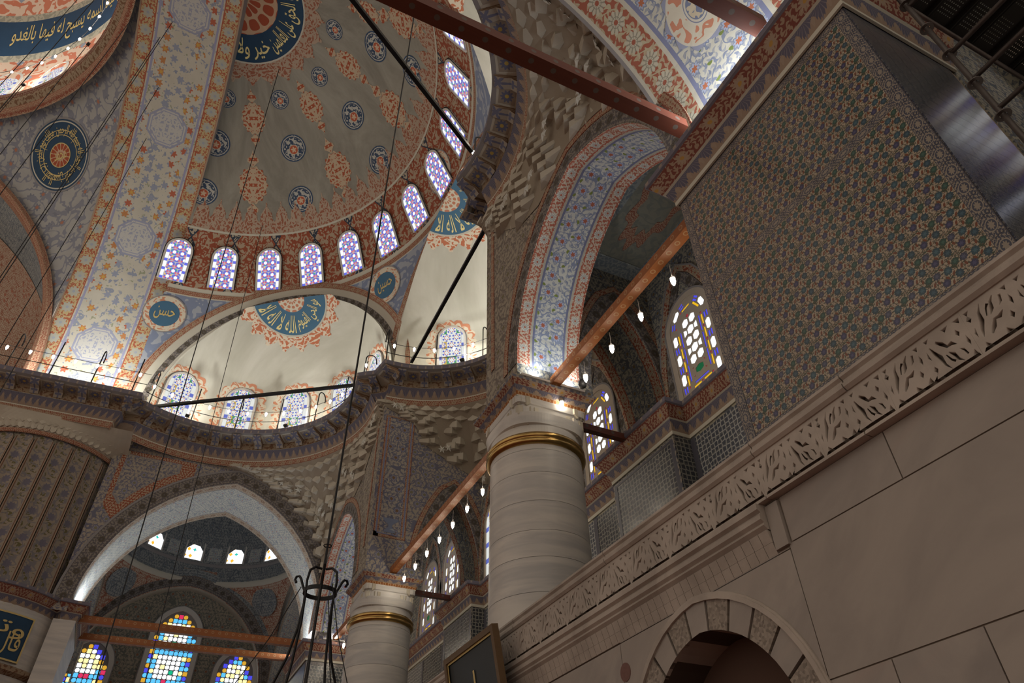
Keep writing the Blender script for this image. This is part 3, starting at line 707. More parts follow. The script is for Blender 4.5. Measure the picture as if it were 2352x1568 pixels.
# ---------------- cross arches between wall piers and great piers
def cross_arch(yf, sgn, near):       # yf: face towards the middle of the bay, sgn: direction of the depth
    F = Face((0, yf, 0), (1, 0, 0), (0, -sgn, 0)); D = 3.15; cx, h, zs, r = 1.15, 4.25, 10.65, 5.55
    mb = MB(); A = arch_wall(mb, F, -3.6, 7.0, 10.4, 17.3, cx, h, zs, r, 40)
    if not near: F2 = Face((0, yf+sgn*D, 0), (1, 0, 0), (0, sgn, 0)); arch_wall(mb, F2, -3.6, 7.0, 10.4, 17.3, cx, h, zs, r, 40)
    p = mb.struct('wall_cross_arch', m_['wall_blue_scroll'], label='painted wall with pointed arch between tiled pier and great pier' if near else 'painted wall with pointed arch beside the fluted pier', cat='wall')
    if near: S = [(0, .07, 'line_grey'), (.07, .14, 'line_cream'), (.14, .72, 'cross_border'), (.72, .80, 'line_cream'), (.80, .88, 'line_blue'), (.88, D-.88, 'soffit_cross'), (D-.88, D-.80, 'line_blue'), (D-.80, D-.72, 'line_cream'), (D-.72, D-.14, 'cross_border'), (D-.14, D, 'line_grey')]
    else: S = [(0, .42, 'far_border'), (.42, .47, 'line_grey'), (.47, D-.47, 'soffit_far'), (D-.47, D-.42, 'line_grey'), (D-.42, D, 'far_border')]
    soffit(p, A, F, D, [(a, b, m_[q]) for a, b, q in S])
    if near:                                        # large painted medallions on the soffit
        s = cum(A)
        for k0 in (34, 20, 6):
            def med(a, b, k0=k0):
                rr = b*(.60+.05*cos(10*2*PI*a)); x = rr*cos(2*PI*a)*1.25; y = rr*sin(2*PI*a); i = min(max(k0+x/(s[1]-s[0]), 0), 39.99); j = int(i); t = i-j
                px = A[j][0]*(1-t)+A[j+1][0]*t; pz = A[j][1]*(1-t)+A[j+1][1]*t; c = Vector((cx, 0, 12)); v = (c-Vector((px, 0, pz))).normalized()*.012
                return (px+v.x, yf+sgn*(D/2+y), pz+v.z), (rr/.62*cos(2*PI*a), rr/.62*sin(2*PI*a))
            MB().grid(med, 40, 5).obj('painted_medallion', m_['cross_medallion'], p)
    else:
        ribbon(F, A, .02, .52, .03, m_['slate_border'], 'arch_border', p); ribbon(F, A, .52, .60, .045, m_['line_grey'], 'arch_moulding', p)
        E = offs(A, .62); sp = [(x, z) for x, z in E[:21] if x > -3.0 and z < 16.3]; tri = [(-3.30, sp[0][1]+.5), (-3.30, 16.72), (sp[-1][0], 16.72)]+sp[::-1]
        poly_panel(F, tri, .015, m_['red_border'], 'spandrel_border', p); c0 = (sum(q[0] for q in tri[:3])/3-.25, sum(q[1] for q in tri[:3])/3+.2)
        poly_panel(F, [(c0[0]+(q[0]-c0[0])*.74, c0[1]+(q[1]-c0[1])*.74) for q in tri], .022, m_['line_grey'], 'spandrel_line', p); poly_panel(F, [(c0[0]+(q[0]-c0[0])*.70, c0[1]+(q[1]-c0[1])*.70) for q in tri], .028, m_['wall_blue_scroll'], 'spandrel_field', p)
    return p
@mat('cross_medallion', .85)
def _(B):
    a, b = uv(); r = hyp(a, b); c = mix(meander(a, b, 2.6, 16), (.50, .22, .14), (.56, .52, .42)); c = mix(r > .90, c, (.27, .29, .38)); c = mix(r.band(.84, .90), c, (.55, .52, .44)); q = hyp(a*1.0, b*1.25); c = mix(q < .46, c, (.56, .53, .45)); c = mix(q < .42, c, (.20, .22, .30)); c = mix(q < .39, c, (.55, .52, .44)); c = mix(q < .33, c, (.17, .20, .29)); return mix((q < .30)*meander(a, b, 5, 14), c, (.52, .46, .34))
xn = cross_arch(4.6, -1, True); xf = cross_arch(27.9, 1, False)

# ---------------- arcade wall over the columns (front plane x=5.15)
FA = Face((5.15, 0, 0), (0, 1, 0), (-1, 0, 0))
def arcade(cy, y0, y1, near):
    mb = MB(); A = arch_wall(mb, FA, y0, y1, 10.45, 17.2, cy, 2.72, 10.75, 3.5, 36)
    FB = Face((6.65, 0, 0), (0, 1, 0), (1, 0, 0)); arch_wall(mb, FB, y0, y1, 10.45, 17.2, cy, 2.72, 10.75, 3.5, 36)
    p = mb.struct('wall_arcade', m_['wall_grey_vine'], label='painted arcade wall with arch between tiled pier and column' if near else 'painted arcade wall with arch beyond the second column', cat='wall')
    S = [(0, .30, 'red_border_bright'), (.30, .35, 'line_cream'), (.35, .40, 'line_blue'), (.40, 1.10, 'soffit_blue'), (1.10, 1.15, 'line_blue'), (1.15, 1.20, 'line_cream'), (1.20, 1.50, 'red_border_bright')]
    soffit(p, A, FA, 1.5, [(a, b, m_[q]) for a, b, q in S])
    ribbon(FA, A, .02, .40, .015, m_['slate_border'], 'arch_border', p); ribbon(FA, A, .44, .62, .02, m_['frieze_red'], 'arch_border', p)
    ys = (y1-.45, y1-.12) if near else (y0+.12, y0+.45)
    ribbon(FA, [(ys[0] if near else ys[1], 11.4), (ys[0] if near else ys[1], 16.3)], -.14, 0, .02, m_['frieze_red'], 'pier_border', p)
    return p
an = arcade(7.28, 4.55, 11.57, True); af = arcade(mir(7.28), mir(11.57), mir(4.55), False)
# side faces of the two column piers + cross walls of the gallery with their arches
def gallery_cross(y0, nrm, vis):
    F = Face((0, y0, 0), (1, 0, 0), (0, nrm, 0)); mb = MB(); mb.add([F.P(5.15, 10.45), F.P(6.65, 10.45), F.P(6.65, 17.2), F.P(5.15, 17.2)], [(0,1,2,3)], [(5.15, 10.45), (6.65, 10.45), (6.65, 17.2), (5.15, 17.2)])
    A = arch_wall(mb, F, 6.65, 9.1, 10.45, 17.2, 8.0, 1.0, 10.7, 3.0, 28)
    p = mb.struct('wall_gallery_cross', m_['gallery_paint'] if not vis else m_['wall_blue_scroll'], label='painted cross wall with narrow pointed arch in the gallery', cat='wall')
    soffit(p, A, F, 1.5, [(0, .3, m_['red_border']), (.3, 1.2, m_['gallery_paint']), (1.2, 1.5, m_['red_border'])])
    ribbon(F, A, .03, .36, .02, m_['slate_border'], 'arch_border', p); ribbon(F, A, .38, .54, .025, m_['frieze_red'], 'arch_border', p)
    return p, F
g1, _F = gallery_cross(10.05, -1, False); g1b, _F = gallery_cross(mir(20.73), 1, False)
g2, F2 = gallery_cross(20.73, -1, True); g2b, _F = gallery_cross(mir(10.05), 1, False)
rect_panel(F2, 5.32, 6.28, 11.7, 16.2, .012, m_['panel_flowers'], 'flower_panel', g2); rect_frame(F2, 5.32, 6.28, 11.7, 16.2, .05, .02, m_['line_blue'], 'panel_line', g2); rect_frame(F2, 5.26, 6.34, 11.6, 16.28, .17, .016, m_['frieze_red'], 'panel_border', g2)
mb = MB(); mb.lathe([(.02, 0), (.22, 0), (.14, .12), (.06, .2), (.07, .28), (.25, .42), (.27, .5)], 20, (5.8, 20.73, 11.78), PI, 2*PI)
for i, v in enumerate(mb.V): mb.V[i] = (v[0], 20.73-.016-abs(v[1]-20.73)*.03, v[2])
mb.obj('painted_vase', m_['small_pendentive'], g2)
# ---------------- gallery outer wall, ceiling, cornice, tile dado
FG = Face((9.05, 0, 0), (0, 1, 0), (-1, 0, 0))
gw = MB().box(9.05, 9.6, 4.0, 29, 4.9, 17.2).struct('wall_gallery', m_['gallery_paint'], label='painted outer wall of the gallery with windows', cat='wall')
for (a, b, q) in ((4.0, 4.95, 'tile_lattice_dark'), (4.95, 5.4, 'tile_cypress'), (5.4, 6.6, 'tile_lattice_light'), (6.6, 7.9, 'tile_lattice_dark'), (7.9, 9.6, 'tile_lattice_light'), (11.95, 13.6, 'tile_lattice_dark'), (13.6, 14.3, 'tile_lattice_light'), (14.3, 14.7, 'tile_cypress'), (14.7, 17.5, 'tile_lattice_dark'), (17.5, 20.35, 'tile_lattice_light'), (22.7, 24, 'tile_lattice_light'), (24, 26, 'tile_lattice_dark'), (26, 28, 'tile_lattice_light')):
    rect_panel(FG, a, b, 4.9, 9.6, .012, m_[q], 'tile_panel', gw); rect_panel(FG, b-.16, b, 4.9, 9.6, .02, m_['tile_border'], 'tile_strip', gw)
for (a, b) in ((9.6, 11.95), (20.35, 22.7)):
    MB().box(8.6, 9.06, a, b, 4.9, 9.7).obj('tiled_pilaster', m_['tile_lattice_dark'], gw); Fp = Face((8.6, 0, 0), (0, 1, 0), (-1, 0, 0)); rect_panel(Fp, a, b, 4.9, 9.6, .01, m_['tile_lattice_dark'], 'tile_panel', gw); rect_frame(Fp, a, b, 4.95, 9.6, .16, .016, m_['tile_border'], 'tile_strip', gw)
cornice([(9.05, 28), (9.05, 22.7), (8.6, 22.7), (8.6, 20.35), (9.05, 20.35), (9.05, 11.95), (8.6, 11.95), (8.6, 9.6), (9.05, 9.6), (9.05, 4.0)], gw, -.02, 1.05)
for (a, b) in ((4.6, 10.05), (mir(10.05), mir(4.6))):
    c = MB().box(6.6, 9.1, a, b, 14.75, 15.0).struct('ceiling_gallery', m_['gallery_ceiling'], label='painted gallery ceiling panel with blue border', cat='ceiling')
    Fc = MB()
    for (x0, x1, y0, y1) in ((6.65, 9.05, a, a+.5), (6.65, 9.05, b-.5, b), (6.65, 7.1, a+.5, b-.5), (8.6, 9.05, a+.5, b-.5)): Fc.add([(x0, y0, 14.735), (x1, y0, 14.735), (x1, y1, 14.735), (x0, y1, 14.735)], [(0,1,2,3)], [(x0, y0), (x1, y0), (x1, y1), (x0, y1)])
    Fc.obj('ceiling_border', m_['gallery_blue_border'], c)
    def lp(k): t = 2*PI*k; rr = 1+.10*cos(12*t); return (7.85+.62*rr*cos(t)*.9, (a+b)/2+1.75*rr*sin(t))
    mb = MB(); mb.grid(lambda s_, t_: ((7.85+(lp(s_)[0]-7.85)*(.72+.28*t_), (a+b)/2+(lp(s_)[1]-(a+b)/2)*(.72+.28*t_), 14.738), (s_*8, t_*.3)), 72, 1); mb.obj('ceiling_cartouche', m_['frieze_red'], c)
MB().box(9.05, 9.4, -8, 4.0, 4.9, 17.2).struct('wall_corner_bay', m_['gallery_paint'], label='dark painted wall of the corner bay behind the scaffold', cat='wall')
MB().box(7.0, 9.2, 1.44, 4.0, 4.9, 17.2).struct('wall_pier_return', m_['gallery_paint'], label='painted return wall behind the tiled pier', cat='wall')
MB().box(5.1, 9.2, -8, 1.44, 12.0, 12.3).struct('ceiling_corner_bay', m_['gallery_ceiling'], label='painted ceiling over the scaffold', cat='ceiling')
MB().box(5.2, 9.1, 4.6, 28, 4.6, 4.9).struct('floor_gallery', m_['marble_warm'], label='marble gallery floor slab', cat='floor')
# vault transition: curved painted strips where the gallery wall meets the ceiling, with pointed wall arches
for cy in (6.5, 8.77, 12.83, YS, 19.5, 23.2, 25.5):
    A = [(cy+x, 10.4+z) for x, z in parch(.98, 3.45, 26)]; ribbon(FG, A, -.06, .20, .03, m_['slate_border'], 'wall_arch_border', gw); ribbon(FG, A, .22, .40, .045, m_['red_border'], 'wall_arch_border', gw); ribbon(FG, A, .40, .45, .05, m_['line_grey'], 'wall_arch_line', gw)

# ---------------- ledge (walkway cornice) round the three exedrae
CA = (-.61, 22.19); RA = 4.78; CB = (4.83, YS); RB = 3.73; CC = (CA[0], mir(CA[1]))
def arc(c, R, a0, a1, n): return [(c[0]+R*cos(a0+(a1-a0)*i/n), c[1]+R*sin(a0+(a1-a0)*i/n)) for i in range(n+1)]
aA0 = math.atan2(26.35-CA[1], -3.1-CA[0]); aA1 = math.atan2(21.1-CA[1], 4.0-CA[0]); aB = math.atan2(3.73, -.1)
half = [(-8.6, 26.05), (-3.2, 25.75), (-3.12, 26.3)]+arc(CA, RA, aA0, aA1, 34)+[(4.60, 20.66)]
LP = half+arc(CB, RB, aB, -aB, 34)+[(x, mir(y)) for x, y in reversed(half)]
LPROF = [((-.02, 18.1), (-.02, 17.92), 'fascia', 'ledge_fascia', (0, .33)), ((-.02, 17.92), (.10, 17.88), 'line_grey', 'ledge_fillet', (0, .1)), ((.10, 17.88), (.62, 17.80), 'line_cream', 'ledge_soffit', (0, .5)), ((.62, 17.80), (.63, 17.50), 'bracket_paint', 'ledge_riser', (0, .3)),
         ((.63, 17.50), (.60, 17.47), 'line_cream', 'ledge_fillet', (0, .05)), ((.60, 17.47), (.80, 17.08), 'palmette', 'ledge_palmette', (0, 1)), ((.80, 17.08), (.80, 17.04), 'line_cream', 'ledge_fillet', (0, .05)), ((.80, 17.04), (.86, 16.80), 'frieze_red', 'ledge_frieze', (-.12, .12)), ((-.02, 18.1), (2.6, 18.1), 'exedra_plaster', 'ledge_walk', (0, 2.6))]
led = empty('trim_1', (0, YS, 17)); tag(led, 'projecting painted ledge on brackets running round the exedrae', 'cornice', kind='structure')
def led_child(o): return adopt(o, led)
for V, Fc, U, mt, nm in sweep(LP, [(a, b, m_[q], nm, vr) for a, b, q, nm, vr in LPROF]): led_child(mobj(nm, V, Fc, mt, None, U))
def walk(path, step, start=0):
    s = cum(path); out = []; d = start
    while d < s[-1]:
        i = max(k for k in range(len(s)) if s[k] <= d); i = min(i, len(path)-2); t = (d-s[i])/max(1e-6, s[i+1]-s[i]); a, b = path[i], path[i+1]; L = math.dist(a, b) or 1
        out.append(((a[0]+(b[0]-a[0])*t, a[1]+(b[1]-a[1])*t), ((b[0]-a[0])/L, (b[1]-a[1])/L))); d += step
    return out
bm1 = mesh('bracket', [(-.15,.04,.0),(.15,.04,.0),(-.15,.04,-.06),(.15,.04,-.06),(-.15,.22,-.17),(.15,.22,-.17),(-.15,.45,-.18),(.15,.45,-.18),(-.15,.60,-.34),(.15,.60,-.34),(-.15,.62,.0),(.15,.62,.0)],
           [(0,1,3,2),(2,3,5,4),(4,5,7,6),(6,7,9,8),(0,2,4,6,8,10),(1,11,9,7,5,3)], m_['bracket_front'], [(-.12,.1),(.12,.1),(-.12,.06),(.12,.06),(-.12,-.06),(.12,-.06),(-.12,-.16),(.12,-.16),(-.12,-.28),(.12,-.28),(-.1,.2),(.1,.2)])
bm1.materials.append(m_['bracket_paint']); bm1.polygons[4].material_index = 1; bm1.polygons[5].material_index = 1
dm1 = mesh('daisy_panel', [(-.2,.16,-.012),(.2,.16,-.012),(.22,.58,-.075),(-.22,.58,-.075)], [(0,1,2,3)], m_['daisy_soffit'], [(-.22,-.22),(.22,-.22),(.22,.22),(-.22,.22)])
for k, (p, d) in enumerate(walk(LP, .40, .2)):
    if p[0] < -8.2 or (p[1] < 3 ): continue
    o = link('bracket' if k % 2 == 0 else 'daisy_panel', bm1 if k % 2 == 0 else dm1); n = (-d[1], d[0])
    adopt(o, led, Matrix(((d[0], n[0], 0, p[0]), (d[1], n[1], 0, p[1]), (0, 0, 1, 17.872), (0, 0, 0, 1))))
# ---------------- muqarnas squinches below the ledge
def cell_mesh(name, dep, bot):
    V = [(-.5, 0, 1), (0, dep, 1), (.5, 0, 1), (.5, 0, .38), (0, dep, bot), (-.5, 0, .38), (-.5, -.5, 1), (.5, -.5, 1), (.5, -.5, .38), (-.5, -.5, .38), (0, -.5, .10)]
    return mesh(name, V, [(0,5,4,1), (1,4,3,2), (5,9,10,4), (4,10,8,3), (0,6,9,5), (2,3,8,7)], m_['muqarnas_stone'])
CELL = [cell_mesh('muqarnas_cell', .34, .0), cell_mesh('muqarnas_cell', -.22, .16), cell_mesh('muqarnas_cell', .12, .05)]
def star_mesh():
    V = [(0, .55, 0)]+[((.42 if i % 2 == 0 else .17)*cos(2*PI*i/12), .40, (.42 if i % 2 == 0 else .17)*sin(2*PI*i/12)) for i in range(12)]
    return mesh('stalactite_star', V, [(0, 1+i, 1+(i+1) % 12) for i in range(12)], m_['white_star'])
STAR = star_mesh()
def muqarnas(parent, L, U, rows, ncell, ease=1.7, stars=(2, 3, 4, 5), start=0):
    def S(s, k):
        a, b = Vector(L(s)), Vector(U(s)); h = k**ease; return Vector((a.x+(b.x-a.x)*h, a.y+(b.y-a.y)*h, a.z+(b.z-a.z)*k))
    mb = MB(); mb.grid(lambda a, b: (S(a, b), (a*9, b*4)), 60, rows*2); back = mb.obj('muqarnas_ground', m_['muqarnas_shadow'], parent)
    for j in range(rows):
        k = j/rows
        for i in range(ncell):
            s = (i+.5+(.5 if j % 2 else 0))/ncell
            if s > .995: continue
            p = S(s, k); q = S(s, k+1/rows); t = S(min(1, s+.5/ncell), k+.5/rows)-S(max(0, s-.5/ncell), k+.5/rows); w = t.length; t.z = 0
            if t.length < 1e-4 or w < .05: continue
            t.normalize(); n = Vector((t.y, -t.x, 0)); hgt = max(.12, (q.z-p.z))
            m0 = Vector((p.x+(q.x-p.x)*.55, p.y+(q.y-p.y)*.55, p.z))
            if n.dot(Vector((-2, YS, 0))-Vector((m0.x, m0.y, 0))) < 0: n = -n
            dep = min(w*1.1, .6)
            ty = 2 if j >= rows-2 else (i+j) % 2
            o = link('muqarnas_cell', CELL[ty], parent); o.matrix_basis = Matrix(((t.x*w*1.0, n.x*dep, 0, m0.x), (t.y*w*1.0, n.y*dep, 0, m0.y), (t.z, 0, hgt*1.12, m0.z), (0, 0, 0, 1)))
            if j in stars and ty == 1 and (i+j) % 4 == 1:
                o = link('stalactite_star', STAR, parent); o.matrix_basis = Matrix(((t.x*.42, n.x*.45, 0, m0.x), (t.y*.42, n.y*.45, 0, m0.y), (0, 0, .42, m0.z+.16), (0, 0, 0, 1)))
def plerp(pts):
    s = [0]
    for a, b in zip(pts, pts[1:]): s.append(s[-1]+(Vector(a)-Vector(b)).length)
    def f(t):
        d = t*s[-1]
        for i in range(len(pts)-1):
            if d <= s[i+1] or i == len(pts)-2:
                k = (d-s[i])/max(1e-6, s[i+1]-s[i]); return tuple(Vector(pts[i]).lerp(Vector(pts[i+1]), min(max(k, 0), 1)))
    return f
XA = [(1.15+x, 10.65+z) for x, z in offs(parch(4.25, 5.55, 40), .62)]; AA = [(7.28+x, 10.75+z) for x, z in offs(parch(2.72, 3.5, 36), .64)]
def corner_curve(yf, mirror):
    c = [(x, z) for x, z in XA[20:] if z > 13.1 and x < 4.95]; a = [(y, z) for y, z in AA if y > 4.9]
    pts = [(x, 4.62, z) for x, z in c]+[(5.10, 4.66, 12.9)]+[(5.13, y, max(z, 12.7)) for y, z in a if y < 8.8]+[(5.13, 9.6, 14.7), (5.13, 10.6, 15.6), (5.13, 11.3, 16.3)]
    if mirror: pts = [(x, mir(y), z) for x, y, z in pts]
    return plerp(pts)
def ledge_curve(mirror):
    a0 = math.atan2(4.72-CC[1], .35-CC[0]); a1 = math.atan2(11.4-CC[1], 4.6-CC[0]); P = [(x, y, 16.82) for x, y in arc(CC, RA+.84, a0, a1, 24)]
    if mirror: P = [(x, mir(y), z) for x, y, z in P]
    return plerp(P)
sq = []
for mirror in (False, True):
    e = empty('wall_squinch', (5.1, 4.6 if not mirror else mir(4.6), 13)); tag(e, 'stone muqarnas squinch in the corner beside the tiled pier' if not mirror else 'stone muqarnas squinch above the pointed arch beside the fluted pier', 'wall', kind='structure'); n0 = set(COL.objects)
    muqarnas(None, corner_curve(0, mirror), ledge_curve(mirror), 10, 20)
    for o in [o for o in COL.objects if o not in n0]: adopt(o, e)
e = empty('wall_squinch', (9, YS, 14)); tag(e, 'stone muqarnas under the ledge of the middle exedra', 'wall', kind='structure'); n0 = set(COL.objects)
LB = plerp([(5.2, mir(20.72), 16.6), (6.3, mir(20.72), 16.2), (6.9, mir(20.72), 15.3), (8.9, mir(20.72), 14.4), (9.02, 12.2, 13.9), (9.03, 13.3, 14.5), (9.03, YS, 14.6), (9.03, mir(13.3), 14.5), (9.02, mir(12.2), 13.9), (8.9, 20.70, 14.4), (6.9, 20.70, 15.3), (6.3, 20.70, 16.2), (5.2, 20.70, 16.6)])
UB = plerp([(x, y, 16.82) for x, y in arc(CB, RB+.84, -aB, aB, 30)])
muqarnas(None, LB, UB, 8, 30, 1.5, (0, 1))
for o in [o for o in COL.objects if o not in n0]: adopt(o, e)

# ---------------- surfaces of revolution used for painted work
MC = Vector((-4.7, 16.2, 18.0)); MA, MBz = 11.6, 14.2
def mr(z): return MA*sqrt(max(0, 1-((z-18)/MBz)**2))
def Mp(th, z, d=0): r = mr(z)-d; return Vector((MC.x+r*sin(th), MC.y+r*cos(th), z))
def projM(P, d=.012):
    q = Vector(P)-MC; k = 1/sqrt((q.x**2+q.y**2)/MA**2+(q.z/MBz)**2); q *= k; return MC+q*(1-d/q.length)
def sphere_proj(c, R):
    c = Vector(c)
    def f(P, d=.012): q = (Vector(P)-c).normalized(); return c+q*(R-d)
    return f
def hit(u, v, c, A, B):               # ray from the camera onto an ellipsoid (from inside)
    d = ray(u, v); o = C0-Vector(c); S = Vector((1/A, 1/A, 1/B)); o2 = Vector((o.x*S.x, o.y*S.y, o.z*S.z)); d2 = Vector((d.x*S.x, d.y*S.y, d.z*S.z))
    a = d2.dot(d2); b = o2.dot(d2); cc = o2.dot(o2)-1; t = (-b+sqrt(max(0, b*b-a*cc)))/a; return C0+d*t
def frame(P, c, A, B):                # tangent frame: T horizontal, S up the surface
    q = Vector(P)-Vector(c); n = -Vector((q.x/A**2, q.y/A**2, q.z/B**2)).normalized(); T = Vector((0, 0, 1)).cross(n).normalized(); S = n.cross(T); return T, S, n
def fan(proj, P0, T, S, outline, mt, name, parent, rings=6, d=.012, uvs=1.0, half=False):
    n = len(outline); V = []; U = []; Fc = []
    for j in range(rings+1):
        k = j/rings
        for x, y in outline: V.append(proj(P0+T*x*k+S*y*k, d)); U.append((x*k*uvs, y*k*uvs))
    nn = n if not half else n-1
    for j in range(rings):
        for i in range(nn): Fc.append((j*n+i, j*n+(i+1) % n, (j+1)*n+(i+1) % n, (j+1)*n+i))
    return mobj(name, V, Fc, mt, parent, U)
def circle(r, n=40, a0=0, a1=2*PI, full=True): return [(r*cos(a0+(a1-a0)*i/n), r*sin(a0+(a1-a0)*i/n)) for i in range(n if full else n+1)]
def ringband(proj, P0, T, S, r0, r1f, n, mt, name, parent, d=.012, a0=0, a1=2*PI, cols=4):    # ring between r0 and r1f(angle)
    V = []; U = []
    for i in range(n+1):
        a = a0+(a1-a0)*i/n
        for j in range(cols+1):
            r = r0+(r1f(a)-r0)*j/cols; V.append(proj(P0+T*r*cos(a)+S*r*sin(a), d)); U.append((a*r0, r-r0))
    m = cols+1; return mobj(name, V, [(i*m+j, i*m+j+1, (i+1)*m+j+1, (i+1)*m+j) for i in range(n) for j in range(cols)], mt, parent, U)

# ---------------- semi-dome
def mrows(z0, z1, n, mt, name, parent=None, d=0, nt=90):
    mb = MB()
    def f(a, b):
        z = z0+(z1-z0)*b; r = mr(z)-d; t0 = math.asin(min(1, .68/max(r, .7))); th = t0+(PI-2*t0)*a; return Mp(th, z, d), (th*10, z)
    mb.grid(f, nt, n); return mb.obj(name, mt, parent, True)
sd = mrows(27.1, 32.15, 30, m_['semidome_plaster'], 'ceiling_semi_dome'); tag(sd, 'grey plastered semi-dome painted with red cartouches and blue roundels', 'ceiling', kind='structure')
mrows(24.55, 27.15, 8, m_['window_zone'], 'window_zone', sd)
mrows(24.12, 24.55, 2, m_['line_cream'], 'ring_band', sd); mrows(24.16, 24.36, 1, m_['frieze_red'], 'ring_line', sd, .012)
EX = [dict(c=Vector((CA[0], CA[1], 18.7)), R=6.05, n=Vector((.604, .797, 0)), d=2.98), dict(c=Vector((CB[0], CB[1], 18.7)), R=5.0, n=Vector((1, 0, 0)), d=.55), dict(c=Vector((CC[0], CC[1], 18.7)), R=6.05, n=Vector((.604, -.797, 0)), d=2.98)]
for E_ in EX: E_['t'] = Vector((E_['n'].y, -E_['n'].x, 0)); E_['rho'] = sqrt(E_['R']**2-E_['d']**2); E_['pc'] = E_['c']+E_['n']*E_['d']
def inside(P, ex=0):
    for E_ in EX:
        v = P-E_['pc']; s = v.dot(E_['t'])
        if v.dot(E_['n']) > -4 and s*s+(P.z-18.7)**2 < (E_['rho']+ex)**2: return True
    return False
mb = MB(); NT = 170; NZ = 22
def zlow(th):
    z = 24.12
    while z > 18.1 and not inside(Mp(th, z), .02): z -= .05
    return max(z, 18.1)
cols = []
for i in range(NT+1):
    th = .06+(PI-.12)*i/NT; zl = zlow(th); cols.append((th, zl))
mb.grid(lambda a, b: (lambda c: (Mp(c[0], c[1]+(24.12-c[1])*b), (c[0]*10, c[1]+(24.12-c[1])*b)))(cols[int(round(a*NT))]), NT, NZ)
mb.obj('pendentive_zone', m_['small_pendentive'], sd)
def along_n(Q, n):                     # slide Q along n onto the semi-dome surface
    o = Q-MC; a = (n.x**2+n.y**2)/MA**2; b = (o.x*n.x+o.y*n.y)/MA**2; c = (o.x**2+o.y**2)/MA**2+(o.z/MBz)**2-1; disc = max(0, b*b-a*c); k1 = (-b+sqrt(disc))/a; return Q+n*k1
def exedra(E_, idx):
    c, R, n, t, rho, pc = E_['c'], E_['R'], E_['n'], E_['t'], E_['rho'], E_['pc']; am = math.acos(E_['d']/R); mb = MB()
    mb.grid(lambda a, b: (c+R*(cos(am*b)*n+sin(am*b)*(cos(PI*a)*t+sin(PI*a)*Vector((0, 0, 1)))), (PI*a*R*sin(am*b), am*b*R)), 64, 26)
    h0 = math.acos(E_['d']/R); mb.grid(lambda a, b: (c+R*(cos(-h0+2*h0*a)*n-sin(-h0+2*h0*a)*t)+Vector((0, 0, -.65*b)), (a*10, b)), 48, 1)
    o = mb.obj('ceiling_exedra', m_['exedra_plaster'], None, True); tag(o, ['white plastered exedra half dome above the curved ledge by the great arch', 'white plastered exedra half dome in the middle of the bay', 'white plastered exedra half dome above the near squinch'][idx], 'ceiling', kind='structure')
    def strip(r0, r1, dd, mt, nm, par):
        V = []; U = []; N = 72
        for i in range(N+1):
            b = PI*i/N
            for r in (r0, r1):
                Q = pc+t*(r*cos(b))+Vector((0, 0, r*sin(b))); Q = along_n(Q, n); V.append(projM(Q, dd)); U.append((b*rho, r-(r0+r1)/2))
        mobj(nm, V, [(2*i, 2*i+1, 2*i+3, 2*i+2) for i in range(N)], mt, par, U)
    strip(rho, rho+.10, .03, m_['line_cream'], 'arch_line', sd); strip(rho+.10, rho+.34, .025, m_['slate_border'], 'arch_band', sd); strip(rho+.34, rho+.62, .02, m_['line_cream'], 'arch_line', sd); strip(rho+.62, rho+.86, .025, m_['frieze_red'], 'arch_band', sd)
    V = []; U = []; N = 72
    for i in range(N+1):
        b = PI*i/N; Q = pc+t*(rho*cos(b))+Vector((0, 0, rho*sin(b))); V += [Q, along_n(Q, n)]; U += [(b*rho, 0), (b*rho, .5)]
    mobj('arch_reveal', V, [(2*i, 2*i+1, 2*i+3, 2*i+2) for i in range(N)], m_['exedra_plaster'], o, U)
    # painted half roundel at the crown
    pr = sphere_proj(c, R); top = c+R*(cos(am)*n+sin(am)*Vector((0, 0, 1))); v = (top-c).normalized(); S = (n-v*n.dot(v)).normalized(); T = t
    sc = rho/5.26; r1 = 1.75*sc
    fan(pr, top, T, S, circle(r1*.36, 24, 0, PI, False), m_['roundel_cream_center'], 'roundel_center', o, 4, .03, 2/r1, True)
    ringband(pr, top, T, S, r1*.36, lambda a: r1, 40, m_['lightblue_disc'], 'roundel_field', o, .022, 0, PI)
    ringband(pr, top, T, S, r1, lambda a: r1*1.05, 40, m_['line_cream'], 'roundel_line', o, .026, 0, PI, 1)
    ringband(pr, top, T, S, r1*1.05, lambda a: r1*(1.22+.20*abs(sin(a*9))**.6+.09*(abs(sin(a*9)) > .93)), 220, m_['lace_red_bright'], 'lace_fringe', o, .016, 0, PI, 3)
    E_['o'] = o; E_['top'] = top; E_['T'] = T; E_['S'] = S; E_['r1'] = r1; E_['pr'] = pr
for i, E_ in enumerate(EX): exedra(E_, i)

